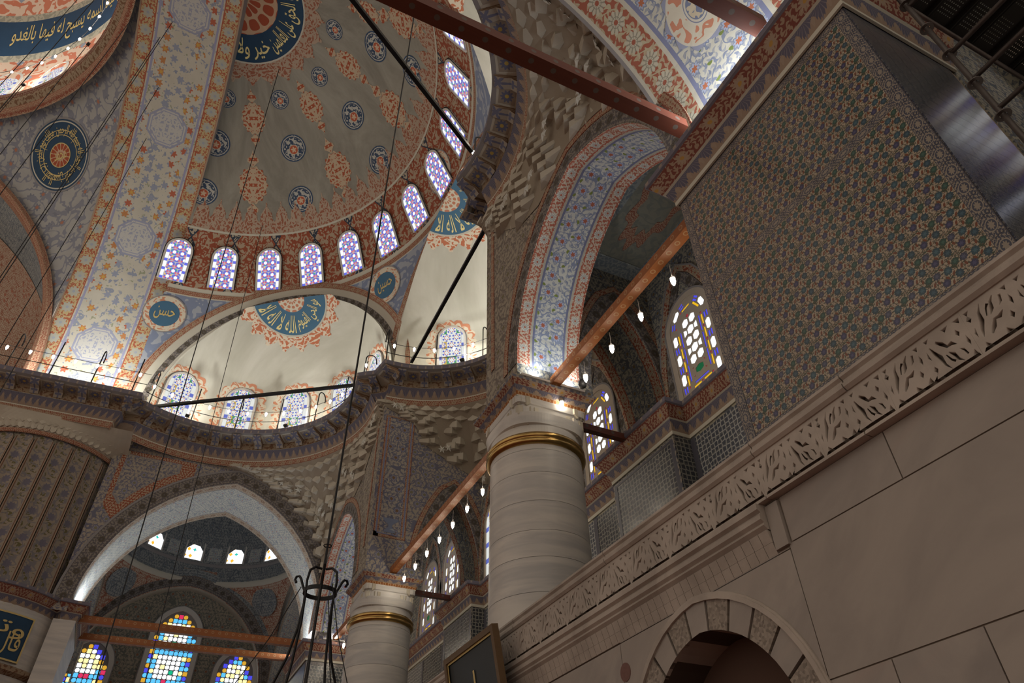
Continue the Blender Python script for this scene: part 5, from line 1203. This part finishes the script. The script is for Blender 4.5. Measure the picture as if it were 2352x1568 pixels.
# ---------------- marble columns
def column(cx, cy, lab):
    o = empty('column', (cx, cy, 4.9)); tag(o, lab, 'column', 'gallery columns'); R0, R1 = .99, .93; z = 4.9; k = 0; H = [.60, .53, .62, .50, .58, .60, .50, .22]
    for h in H:
        t0, t1 = (z-4.9)/4.54, (z+h-4.9)/4.54; r0, r1 = R0+(R1-R0)*t0, R0+(R1-R0)*t1; mb = MB(); mb.lathe([(r0, .003), (r1, h-.003)], 56, (cx, cy, z)); adopt(mb.obj('shaft_drum', m_['marble_column'], None, True), o); z += h
    mb = MB(); mb.lathe([(.93, -.02), (1.0, .0), (1.03, .05), (1.0, .10), (.965, .115), (1.0, .13), (1.02, .18), (.985, .235), (.93, .25)], 56, (cx, cy, 8.97)); adopt(mb.obj('brass_collar', m_['brass'], None, True), o)
    def plan(a, k, e):                     # between circle and square
        c, s = cos(a), sin(a); p = 2+e; q = (abs(c)**p+abs(s)**p)**(-1/p); return k*q*c, k*q*s
    lv = [(.90, 0, 9.10), (.92, .1, 9.40), (.93, .6, 9.42), (.95, .9, 9.66), (1.0, 3.5, 9.68), (1.0, 4, 9.88), (1.02, 12, 9.90), (1.02, 16, 10.06)]
    mb = MB(); N = 96; V = []; U = []
    for (kk, e, zz) in lv:
        for i in range(N): x, y = plan(2*PI*i/N, kk*.80 if e > 3 else kk, e); V.append((cx+x*1.0, cy+y, zz)); U.append((i/N*6, zz))
    mb.add(V, [(j*N+i, j*N+(i+1) % N, (j+1)*N+(i+1) % N, (j+1)*N+i) for j in range(len(lv)-1) for i in range(N)], U); adopt(mb.obj('capital', m_['marble_column']), o)
    for q in range(4):                     # stalactite corners of the capital
        for row, (zz, rr, nn) in enumerate(((9.88, 1.0, 3), (9.66, .97, 5), (9.44, .94, 3))):
            for i in range(nn):
                a = PI/4+q*PI/2+(i-(nn-1)/2)*.16; ct = max(abs(cos(a)), abs(sin(a))); d = min(rr/ct*.80, 1.08-.06*row); n = Vector((cos(a), sin(a), 0)); t = Vector((-sin(a), cos(a), 0)); p = Vector((cx, cy, zz))+n*d
                adopt(link('stalactite', CELL[i % 2]), o, Matrix(((t.x*.15, n.x*.14, 0, p.x), (t.y*.15, n.y*.14, 0, p.y), (0, 0, .22, p.z-.05), (0, 0, 0, 1))))
    path = [(cx+.80, cy+.80), (cx-.80, cy+.80), (cx-.80, cy-.80), (cx+.80, cy-.80)]; n0 = set(COL.objects)
    PF = [((0, 10.04), (0, 10.06), 'line_cream', 'abacus_fillet', (0, .02)), ((0, 10.06), (-.02, 10.14), 'orange_band', 'abacus_band', (-.04, .04)), ((-.02, 10.14), (-.10, 10.24), 'palmette', 'abacus_palmette', (1, 0)), ((-.10, 10.24), (-.19, 10.34), 'cornice_floral', 'abacus_cavetto', (-.07, .07)), ((-.19, 10.34), (-.20, 10.39), 'fascia_fine', 'abacus_fascia', (0, .2)), ((-.20, 10.39), (.6, 10.39), 'fascia_fine', 'abacus_top', (0, .5))]
    sweep_objs(path, [(a, b, m_[q], nm, vr) for a, b, q, nm, vr in PF], None, True)
    for c in [c for c in COL.objects if c not in n0]: adopt(c, o)
    return o
column(6.0, 10.95, 'thick marble column with brass collar standing beside the flowered tile pier'); column(6.05, 21.55, 'farther marble column with brass collar next to the chandelier')

# ---------------- wooden tie beams
def tie(a, b, w, h, mt, lab, grp='wooden tie beams'):
    o = MB().bar(a, b, w, h).obj('tie_beam', m_[mt]); mid = Vector(a)
    for v in o.data.vertices: v.co -= mid
    o.location = mid; return tag(o, lab, 'beam', grp)
ZT = 10.55
tie((6.05, 4.62, ZT), (6.05, 10.13, ZT), .20, .19, 'wood_paint', 'painted wooden tie beam from tiled pier to first column'); tie((6.05, 11.77, ZT), (6.05, 20.74, ZT), .20, .19, 'wood_paint', 'long painted wooden tie beam between the two columns'); tie((6.05, 22.37, ZT), (6.05, 27.7, ZT), .20, .19, 'wood_paint', 'painted wooden tie beam behind the second column')
tie((6.8, 10.95, 10.30), (8.55, 10.95, 10.30), .15, .15, 'wood_red', 'short dark red tie beam from first column to gallery wall'); tie((6.85, 21.55, 10.30), (8.55, 21.55, 10.30), .15, .15, 'wood_red', 'short dark red tie beam from second column to gallery wall')
tie((4.95, 3.99, 10.72), (-3.0, 3.99, 10.72), .22, .20, 'wood_red', 'dark red tie beam crossing in front of the muqarnas corner'); tie((4.95, 2.30, 10.72), (-3.0, 2.30, 10.72), .22, .20, 'wood_red', 'dark red tie beam across the painted medallion vault')
tie((4.95, 28.6, 10.48), (-2.70, 28.6, 10.40), .24, .24, 'wood_paint', 'upper painted tie beam across the far pointed arch'); tie((4.95, 30.6, 10.50), (-2.70, 30.6, 10.42), .22, .22, 'wood_paint', 'lower painted tie beam across the far pointed arch')

# ---------------- bulbs
def bulb_mesh(cord):
    mb = MB(); mb.lathe([(.003, -.17), (.024, -.14), (.042, -.08), (.045, -.035), (.036, .0)], 10, (0, 0, 0)); nf = len(mb.F); mb.lathe([(.036, .0), (.052, .005), (.052, .02), (.028, .05), (.012, .06)], 10, (0, 0, 0))
    if cord: mb.tube([(0, 0, .06), (0, 0, .06+cord)], .006, 5)
    m = mesh('light_bulb', mb.V, mb.F, m_['bulb_glow'], mb.U, True); m.materials.append(m_['white_paint'])
    for i, p in enumerate(m.polygons): p.material_index = 0 if i < nf else 1
    return m
BH, BL = bulb_mesh(.30), bulb_mesh(0)
def bulb(p, me, lab, grp): o = link('light_bulb', me); o.location = p; tag(o, lab, 'bulb', grp); return o
for ys, lab in (([5.2+.98*i for i in range(6)], 'glowing bulb hanging from the beam between tiled pier and first column'), ([12.2+.98*i for i in range(9)], 'glowing bulb hanging from the beam between the two columns'), ([22.9+.98*i for i in range(5)], 'glowing bulb hanging from the beam behind the second column')):
    for y in ys: bulb((6.22, y, ZT-.42), BH, lab, lab.replace('glowing bulb', 'bulbs'))
for (y, z) in ((9.45, 10.2), (13.0, 10.25), (19.2, 10.25), (26.6, 10.2)):
    o = empty('pendant_speaker', (6.35, y, z)); tag(o, 'small black pendant speaker hanging beside a tie beam bulb', 'speaker', 'pendant speakers'); mb = MB(); mb.lathe([(.0, -.09), (.07, -.085), (.085, -.02), (.06, .08), (.0, .10)], 14, (6.35, y, z)); adopt(mb.obj('speaker_shell', m_['black_plastic'], None, True), o); adopt(MB().tube([(6.35, y, z+.09), (6.35, y, z+.42)], .006, 5).obj('speaker_cord', m_['black_plastic']), o)

# ---------------- railings with bulbs on the ledge
def offset_path(path, o):
    out = []
    for i, p in enumerate(path):
        a = path[max(i-1, 0)]; b = path[min(i+1, len(path)-1)]; dx, dy = b[0]-a[0], b[1]-a[1]; L = math.hypot(dx, dy) or 1; out.append((p[0]-dy/L*o, p[1]+dx/L*o))
    return out
def railing(path, lab, blab, step=1.75, ph=.4):
    q = offset_path(path, .32); o = empty('railing', (q[0][0], q[0][1], 18.1)); tag(o, lab, 'railing')
    for z, r in ((18.72, .016), (19.22, .011)): adopt(MB().tube([(x, y, z) for x, y in q], r, 6).obj('rail', m_['iron_black']), o)
    for k, (p, d) in enumerate(walk(q, step, ph)):
        n = (-d[1], d[0]); x, y = p
        if k % 2 == 0: pts = [(x, y, 18.1), (x, y, 19.75)]+[(x+n[0]*.22*(1-cos(PI*i/6)), y+n[1]*.22*(1-cos(PI*i/6)), 19.75+.24*sin(PI*i/6)) for i in range(1, 7)]+[(x+n[0]*.45, y+n[1]*.45, 19.6)]
        else: pts = [(x, y, 18.1), (x, y, 19.9)]
        adopt(MB().tube(pts, .024, 6).obj('post', m_['iron_black']), o)
    for p, d in walk(q, .78, .35): bulb((p[0]+d[1]*.02, p[1]-d[0]*.02, 19.16), BL, blab, blab.replace('glowing bulb', 'bulbs'))
i1 = 3+34
railing(LP[:2], 'black iron railing with hooked posts in front of the great arch foot', 'glowing bulb on the railing in front of the great arch foot', 1.45, .6)
railing(LP[2:i1+1], 'black iron railing curving round the exedra beside the great arch', 'glowing bulb on the curved railing of the exedra beside the great arch')
railing(LP[i1+2:i1+2+35], 'black iron railing curving round the middle exedra', 'glowing bulb on the railing of the middle exedra', 1.9, .1)
railing(LP[i1+2+36:-2], 'black iron railing curving round the exedra above the near muqarnas corner', 'glowing bulb on the railing above the near muqarnas corner')
for k in range(34):
    th = math.radians(-8+4.4*k); bulb((DC.x+11.1*cos(th), DC.y+11.1*sin(th), 33.55), BL, 'glowing bulb on the ring around the central dome drum', 'central dome ring bulbs')
mb = MB().tube([(DC.x+11.1*cos(-.3+2.3*i/60), DC.y+11.1*sin(-.3+2.3*i/60), 33.66) for i in range(61)], .014, 5); o = mb.obj('lamp_ring', m_['iron_black']); tag(o, 'thin iron ring carrying bulbs around the central dome drum', 'lamp ring')
# iron tie rods across the exedra mouths
def onz(u, v, z): d = ray(u, v); return C0+d*((z-1.6)/d.z)
for a, b, lab in ((onz(350, 934, 18.25), onz(815, 884, 18.25), 'black iron tie rod across the exedra beside the great arch'), (onz(945, 831, 18.2), onz(1125, 505, 18.2), 'black iron tie rod across the middle exedra'), (onz(1084, 348, 18.25), Vector((-3.0, 5.9, 18.25)), 'black iron tie rod across the near exedra')):
    o = MB().bar(a, b, .11, .11).obj('tie_rod', m_['iron_black']); tag(o, lab, 'tie rod')

# ---------------- LED bars and floodlights standing on cornices and ledge
def led_bar(p, L, ax, energy, lab, size=.3, tilt=None):
    o = empty('led_bar', p); tag(o, lab, 'lamp', 'linear cornice lamps'); e = Vector(ax); c = Vector(p); n = e.cross(Vector((0, 0, 1)))
    adopt(MB().bar(c-e*L/2, c+e*L/2, .07, .05).obj('lamp_body', m_['white_paint']), o)
    adopt(MB().bar(c-e*L/2+Vector((0, 0, .028)), c+e*L/2+Vector((0, 0, .028)), .05, .006).obj('lamp_diffuser', m_['led_glow']), o)
    for s in (-1, 1): adopt(MB().bar(c+e*s*L*.35-Vector((0, 0, .025)), c+e*s*L*.35-Vector((0, 0, .08)), .03, .03, (1, 0, 0)).obj('lamp_foot', m_['steel_grey']), o)
    l = bpy.data.lights.new('led', 'AREA'); l.shape = 'RECTANGLE'; l.size = L; l.size_y = .06; l.energy = energy; l.color = (.94, .97, 1.0); lo = link('led_light', l); adopt(lo, o)
    d = Vector(tilt or (0, 0, 1)).normalized(); lo.matrix_basis = Matrix.Translation(c+Vector((0, 0, .05))) @ d.to_track_quat('-Z', 'X' if abs(e.x) > .5 else 'Y').to_matrix().to_4x4()
for (cx, cy, s) in ((6.0, 10.95, -1), (6.05, 21.55, 1), (6.0, 10.95, 1), (6.05, 21.55, -1)):
    if s == -1 and cy < 15 or s == 1 and cy > 15:
        for dx in (-.42, .42): led_bar((cx+dx, cy+s*.92, 10.50), .68, (1, 0, 0), 26, 'white linear lamp on the column capital beside the tie beam end', tilt=(-.05, s*.25, 1))
for y in (3.12,): led_bar((5.06, y, 10.44), 1.1, (0, 1, 0), 62, 'white linear lamp on the cornice of the flowered tile pier', tilt=(-.35, 0, 1))
led_bar((-2.9, 29.7, 10.86), 1.6, (0, 1, 0), 90, 'white linear lamp on the pier cornice under the far arch', tilt=(.35, 0, 1)); led_bar((5.0, 29.4, 10.46), 1.6, (0, 1, 0), 70, 'white linear lamp on the far tiled pier cornice', tilt=(-.35, 0, 1)); led_bar((6.0, 27.6, 10.46), .8, (1, 0, 0), 18, 'white linear lamp on the far tiled pier facing the arcade', tilt=(0, -.3, 1))
def flood(p, tgt, energy, lab, spot=2.2):
    o = empty('floodlight', p); tag(o, lab, 'lamp', 'ledge floodlights'); c = Vector(p); d = (Vector(tgt)-c).normalized(); adopt(MB().bar(c-d*.08, c, .16, .12).obj('lamp_body', m_['black_plastic']), o); adopt(MB().tube([c-d*.05, (c.x, c.y, 18.1)], .015, 5).obj('lamp_foot', m_['black_plastic']), o)
    l = bpy.data.lights.new('flood', 'AREA'); l.shape = 'DISK'; l.size = .14; l.energy = energy; l.color = (1.0, .98, .92); l.spread = spot; lo = link('flood_light', l); adopt(lo, o); lo.matrix_basis = Matrix.Translation(c+d*.02) @ d.to_track_quat('-Z', 'Y').to_matrix().to_4x4()
for E_, lab in zip(EX, ('beside the great arch', 'of the middle exedra', 'above the near squinch')):
    for s in (-.75, 0, .75):
        v = E_['n']*cos(s*1.1)+E_['t']*sin(s*1.1); p = E_['c']+v*(E_['R']-1.15); flood((p.x, p.y, 18.35), E_['c']+v*(E_['R']-.6)+Vector((0, 0, 4.0)), 48, 'small black floodlight on the ledge '+lab, 2.6)
for x in (-4.6, -6.0, -7.4): flood((x, 27.0, 18.35), (x, 28.3, 21.5), 70, 'small black floodlight on the ledge under the great arch', 2.6)
for k in range(5): th = math.radians(5+22*k); flood((DC.x+11.4*cos(th), DC.y+11.4*sin(th), 32.5), (DC.x+11.2*cos(th), DC.y+11.2*sin(th), 36), 110, 'small black floodlight on the dome cornice', 2.8)
# ---------------- lettering: Arabic script shaped from presentation forms
_F = {'ا': 'FE8D', 'ب': 'FE8F', 'ة': 'FE93', 'ت': 'FE95', 'ث': 'FE99', 'ج': 'FE9D', 'ح': 'FEA1', 'خ': 'FEA5', 'د': 'FEA9', 'ذ': 'FEAB', 'ر': 'FEAD', 'ز': 'FEAF', 'س': 'FEB1', 'ش': 'FEB5', 'ص': 'FEB9', 'ض': 'FEBD', 'ط': 'FEC1', 'ظ': 'FEC5', 'ع': 'FEC9', 'غ': 'FECD', 'ف': 'FED1', 'ق': 'FED5', 'ك': 'FED9', 'ل': 'FEDD', 'م': 'FEE1', 'ن': 'FEE5', 'ه': 'FEE9', 'و': 'FEED', 'ى': 'FEEF', 'ي': 'FEF1'}
_NJ = 'اةدذرزوى'
def shape(t):
    out = []; n = len(t); i = 0
    while i < n:
        c = t[i]
        if c not in _F: out.append(c); i += 1; continue
        pj = i > 0 and t[i-1] in _F and t[i-1] not in _NJ; b = int(_F[c], 16)
        if c == 'ل' and i+1 < n and t[i+1] == 'ا': out.append(chr(0xFEFC if pj else 0xFEFB)); i += 2; continue
        nj = c not in _NJ and i+1 < n and t[i+1] in _F
        out.append(chr(b+(3 if pj and nj else 2 if nj else 1 if pj else 0))); i += 1
    return ''.join(reversed(out))
def text_mesh(body):
    c = bpy.data.curves.new('t', 'FONT'); c.body = shape(body); c.resolution_u = 2; c.offset = .006; o = bpy.data.objects.new('t', c); COL.objects.link(o)
    m = bpy.data.meshes.new_from_object(o.evaluated_get(bpy.context.evaluated_depsgraph_get())); bpy.data.objects.remove(o); bpy.data.curves.remove(c)
    bm = bmesh.new(); bm.from_mesh(m); bmesh.ops.triangulate(bm, faces=bm.faces[:]); V = [tuple(v.co) for v in bm.verts]; bm.verts.index_update(); F = [tuple(v.index for v in f.verts) for f in bm.faces]; bm.free(); bpy.data.meshes.remove(m)
    xs = [v[0] for v in V]; ys = [v[1] for v in V]; x0, x1, y0, y1 = min(xs), max(xs), min(ys), max(ys)
    return [((v[0]-x0)/(x1-x0), (v[1]-y0)/(y1-y0)) for v in V], F, (x1-x0)/(y1-y0)
def script(body, f, mt, parent, name='inscription', own=False):
    V, F, asp = text_mesh(body); o = mobj(name, [f(x, y) for x, y in V], F, m_[mt])
    if own: adopt(o, parent)
    else: o.parent = parent
    return o
# drum inscription of the central dome
def domeband(x, y):
    th = math.radians(63-41*x); k = .12+.76*y; r = 11.45+(10.8-11.45)*k; z = 36.35+(38.35-36.35)*k; return (DC.x+(r-.05)*cos(th), DC.y+(r-.05)*sin(th), z)
script('ويذكر فيها اسمه يسبح له فيها بالغدو', lambda x, y: domeband(x, y), 'gold_leaf', dome)
def polar(P, T, S, pr, r0, r1, a0, a1, d):
    def f(x, y): a = a0+(a1-a0)*x; r = r0+(r1-r0)*y; return pr(P+T*r*cos(a)+S*r*sin(a), d)
    return f
P = Vector((-4.3, 16.2, 32.0)); T = Vector((0, 1, 0)); S = Vector((1, 0, 0))
# crown roundel of the semi-dome: tall script read round the ring
for k, t_ in enumerate(('خير ولا', 'على العالمين', 'وهو الحق', 'القول')):
    script(t_, polar(P, T, S, projM, 2.62, 1.70, .12+k*.74, .12+k*.74+.68, .04), 'gold_bright', sd)
for E_ in EX:
    for k, t_ in enumerate(('الله لا اله الا', 'هو الحي القيوم')):
        script(t_, polar(E_['top'], E_['T'], E_['S'], E_['pr'], E_['r1']*.94, E_['r1']*.45, PI*(.97-.48*k), PI*(.97-.48*k-.45), .035), 'gold_bright', E_['o'])
for (P_, T_, S_), t_ in zip(HP, ('حسين', 'حسن', 'علي')):
    script(t_, lambda x, y: projM(P_-T_*(-.42+.84*x)*(-1)+S_*(-.30+.62*y), .03), 'gold_leaf', sd)
P_, T_, S_ = PEN
for k, t_ in enumerate(('بسم الله الرحمن', 'الرحيم الحمد لله', 'رب العالمين', 'مالك يوم الدين')):
    script(t_, polar(P_, T_, S_, pp_, .80, 1.48, PI/2-k*PI/2, PI/2-k*PI/2-1.45, .035), 'gold_leaf', pen)
for r in (.95, 1.18): ringband(pp_, P_, T_, S_, r, lambda a: r+.035, 60, m_['gold_leaf'], 'roundel_line', pen, .034, cols=1)
ringband(pp_, P_, T_, S_, .56, lambda a: .60, 40, m_['gold_leaf'], 'roundel_line', pen, .036, cols=1); script('محمد', lambda x, y: pp_(P_+T_*(-.36+.72*x)+S_*(-.22+.44*y), .04), 'gold_leaf', pen)
# ---------------- inscription plaque on the great pier
def pier_pt(a, z, d): return (PC[0]+(PRd+d)*cos(a), PC[1]+(PRd+d)*sin(a), z)
pq = empty('plaque', (-4.6, 27.1, 8.2)); tag(pq, 'navy plaque with gold script curving round the great pier', 'plaque'); A0, A1 = -PI/2-.28, -PI/2+.80; Z0, Z1 = 8.55, 9.92
mb = MB(); mb.grid(lambda a, b: (pier_pt(A0+(A1-A0)*a, Z0+(Z1-Z0)*b, .12), (a*4, b*1.3)), 30, 1); mb.grid(lambda a, b: (pier_pt(A1, Z0+(Z1-Z0)*b, .12-.12*a), (a, b)), 1, 1); adopt(mb.obj('plaque_board', m_['navy_disc']), pq)
for a, b, c, d in ((A0, A1, Z1-.05, Z1), (A0, A1, Z0, Z0+.05), (A1-.02, A1, Z0, Z1)): mb = MB(); mb.grid(lambda s, t: (pier_pt(a+(b-a)*s, c+(d-c)*t, .135), (s, t)), 30, 1); adopt(mb.obj('plaque_edge', m_['gold_leaf']), pq)
script('قال الله تبارك', lambda x, y: pier_pt(A0+.04+(A1-A0-.1)*x, Z0+.12+(Z1-Z0)*.52*y, .14), 'gold_leaf', pq, own=True); script('وتعالى', lambda x, y: pier_pt(A0+.04+(A1-A0-.1)*x, Z0+.62+(Z1-Z0)*.40*y, .142), 'gold_leaf', pq, own=True)
gpk = MB(); gpk.lathe([(PRd-.02, 6.0), (PRd-.02, 8.2), (PRd+.16, 8.3), (PRd+.18, 8.42), (PRd, 8.5)], 60, (PC[0], PC[1], 0), PI, 2*PI+.3); gpk.obj('pier_collar', m_['bracket_paint'], gpo); gpk = MB(); gpk.lathe([(PRd, 0), (PRd, 8.2)], 60, (PC[0], PC[1], 0), PI, 2*PI+.3); gpk.obj('pier_base', m_['marble_column'], gpo); gpk = MB(); gpk.lathe([(PRd+.03, 8.4), (PRd+.03, 10.2)], 60, (PC[0], PC[1], 0), PI, 2*PI+.3); gpk.obj('pier_band', m_['marble_column'], gpo)
# ---------------- framed plaque hanging on the balustrade
pk = empty('plaque', (4.78, 11, 3.4)); tag(pk, 'black framed plaque with gold script leaning out from the balustrade', 'plaque'); tl = Vector((-.17, 0, .985)).normalized(); ey = Vector((0, 1, 0)); nn = ey.cross(tl) * -1
if nn.x > 0: nn = -nn
o0 = Vector((4.93, 10.10, 3.55)); W_, H_ = 1.85, 1.75
def pk_pt(x, y, d=0): return o0+ey*x+tl*y+nn*d
mb = MB(); mb.add([pk_pt(0, 0), pk_pt(W_, 0), pk_pt(W_, H_), pk_pt(0, H_)], [(0,1,2,3)], [(0, 0), (W_, 0), (W_, H_), (0, H_)]); adopt(mb.obj('plaque_board', m_['plaque_black']), pk)
for (a, b, c, d) in ((-.09, W_+.09, H_, H_+.09), (-.09, W_+.09, -.09, 0), (-.09, 0, 0, H_), (W_, W_+.09, 0, H_)):
    mb = MB(); V = [pk_pt(x, y, dd) for dd in (.05, -.06) for x, y in ((a, c), (b, c), (b, d), (a, d))]; mb.add(V, [(0,1,2,3), (4,7,6,5), (0,4,5,1), (1,5,6,2), (2,6,7,3), (3,7,4,0)]); adopt(mb.obj('plaque_frame', m_['plaque_frame']), pk)
for (a, b, c, d) in ((0, W_, H_-.035, H_), (0, .035, 0, H_), (W_-.035, W_, 0, H_), (0, W_, 0, .035)):
    mb = MB(); mb.add([pk_pt(x, y, .02) for x, y in ((a, c), (b, c), (b, d), (a, d))], [(0,1,2,3)]); adopt(mb.obj('gilt_edge', m_['gold_leaf']), pk)
script('علي', lambda x, y: pk_pt(W_-.45-(W_-.9)*x, .30+1.1*y, .015), 'gold_leaf', pk, own=True)
for y in (.5, 1.3): adopt(MB().bar(pk_pt(y, H_+.05, 0), pk_pt(y, H_+.05, -.28)+Vector((0, 0, .05)), .03, .03).obj('plaque_hook', m_['iron_black']), pk)
adopt(MB().bar(pk_pt(-.05, .9, -.02), (5.1, 10.05, 4.52), .03, .03).obj('plaque_stay', m_['iron_black']), pk)
# ---------------- chandelier crown and cables
CH = Vector((1.66, 8.83, 4.98)); ch = empty('chandelier', (CH.x, CH.y, 2.4)); tag(ch, 'black wrought iron chandelier crown with scrolled arms on a long cable', 'chandelier')
def strap(r, z, w, h): mb = MB(); mb.lathe([(r, -h/2), (r, h/2), (r-w, h/2), (r-w, -h/2), (r, -h/2)], 32, (CH.x, CH.y, CH.z+z)); return adopt(mb.obj('crown_band', m_['iron_black']), ch)
strap(.21, 0, .015, .05)
for k in range(6):
    a = 2*PI*k/6+.35; c, s = cos(a), sin(a); prof = [(.36, .17), (.385, .21), (.37, .25), (.33, .25), (.30, .21), (.26, .12), (.21, .02), (.20, -.1), (.22, -.4), (.30, -.75), (.45, -1.1), (.72, -1.5), (1.0, -1.85)] if k % 2 == 0 else [(.03, .30), (.12, .30), (.19, .24), (.21, .1), (.20, -.02), (.19, -.4), (.22, -.9), (.30, -1.5), (.36, -2.0)]
    adopt(MB().tube([(CH.x+r*c, CH.y+r*s, CH.z+z) for r, z in prof], .017, 6).obj('scroll_arm', m_['iron_black']), ch)
mb = MB(); mb.lathe([(1.25, 0), (1.28, .06), (1.25, .12), (1.22, .06), (1.25, 0)], 48, (CH.x, CH.y, 2.9)); adopt(mb.obj('lamp_hoop', m_['iron_black']), ch)
for k in range(3): a = 2*PI*k/3+.9; adopt(MB().tube([(CH.x+.24*cos(a), CH.y+.24*sin(a), CH.z+.05), (CH.x+.5*cos(a), CH.y+.5*sin(a), CH.z-.6), (CH.x+1.25*cos(a), CH.y+1.25*sin(a), 2.95)], .006, 5).obj('stay_wire', m_['iron_black']), ch)
adopt(MB().tube([CH+Vector((0, 0, .30)), CH+Vector((0, 0, .9)), (CH.x, CH.y, 33)], .016, 6).obj('suspension_cable', m_['iron_black']), ch)
mb = MB(); mb.lathe([(.05, -.008), (.058, 0), (.05, .008), (.042, 0), (.05, -.008)], 16, (CH.x, CH.y, CH.z+.62)); adopt(mb.obj('cable_ring', m_['iron_black']), ch)
def cable(u, v, dist, lab, z0=3, z1=34, lean=0):
    d = ray(u, v); h = math.hypot(d.x, d.y); x, y = d.x/h*dist, d.y/h*dist; o = MB().tube([(-lean*(z1-z0)+0, 0, z1-z0), (0, 0, 0)], .013, 5).obj('cable', m_['iron_black']); o.location = (x, y, z0); tag(o, lab, 'cable', 'lamp cables under the domes'); return o
for u, v, ds in ((60, 130, 21), (110, 300, 20), (250, 262, 20), (325, 158, 19), (150, 640, 24), (60, 700, 22), (600, 500, 15), (520, 1000, 24)): cable(u, v, ds, 'thin dark cable hanging from the domes', 2.6, 31 if ds > 15 else 26, .045 if u in (600, 520) else 0)
# ---------------- scaffold by the tiled pier
sc = empty('scaffold', (4.96, .96, 0)); tag(sc, 'dark metal scaffold tower with perforated plank deck beside the tiled pier', 'scaffold')
def pipe(a, b, r=.024, nm='scaffold_pipe'): return adopt(MB().tube([a, b], r, 12).obj(nm, m_['steel_grey'], None, True), sc)
XS, YSx = 4.955, .962
for (x, y) in ((XS, YSx), (XS, -1.6)): pipe((x, y, 0), (x, y, 9.6))
ros = mesh('rosette', *(lambda mb: (mb.V, mb.F))(MB().lathe([(.03, -.005), (.062, -.005), (.062, .005), (.03, .005), (.03, -.005)], 16)), m_['steel_grey'])
for y in (YSx, -1.6):
    for k in range(18): adopt(link('rosette', ros), sc, Matrix.Translation((XS, y, .55+.5*k)))
    
for z in (7.55, 7.10, 6.64, 8.5, 5.1): pipe((XS+.0, YSx, z), (XS+.0, -1.6, z), .022, 'ledger')
pipe((XS, YSx, 8.5), (8.2, YSx, 8.5), .022, 'ledger')
PLK = plate('deck_plank', [(0, 0), (.31, 0), (.31, 2.5), (0, 2.5)], [[(.04+.028*i+.008*cos(2*PI*q/6), .12+.04*j+.008*sin(2*PI*q/6)) for q in range(6)] for i in range(9) for j in range(58) if j % 12 > 2 and (i not in (0, 8))], .004, m_['plank_black'])
for k in range(10):
    adopt(link('deck_plank', PLK), sc, Matrix.Translation((5.02+.33*k, -1.52, 8.72))); adopt(MB().box(5.02+.33*k, 5.03+.33*k, -1.52, .98, 8.66, 8.72).box(5.32+.33*k, 5.33+.33*k, -1.52, .98, 8.66, 8.72).obj('plank_rib', m_['plank_black']), sc)
adopt(MB().box(4.98, 8.3, .975, 1.0, 8.62, 8.80).obj('toe_board', m_['plank_black']), sc)
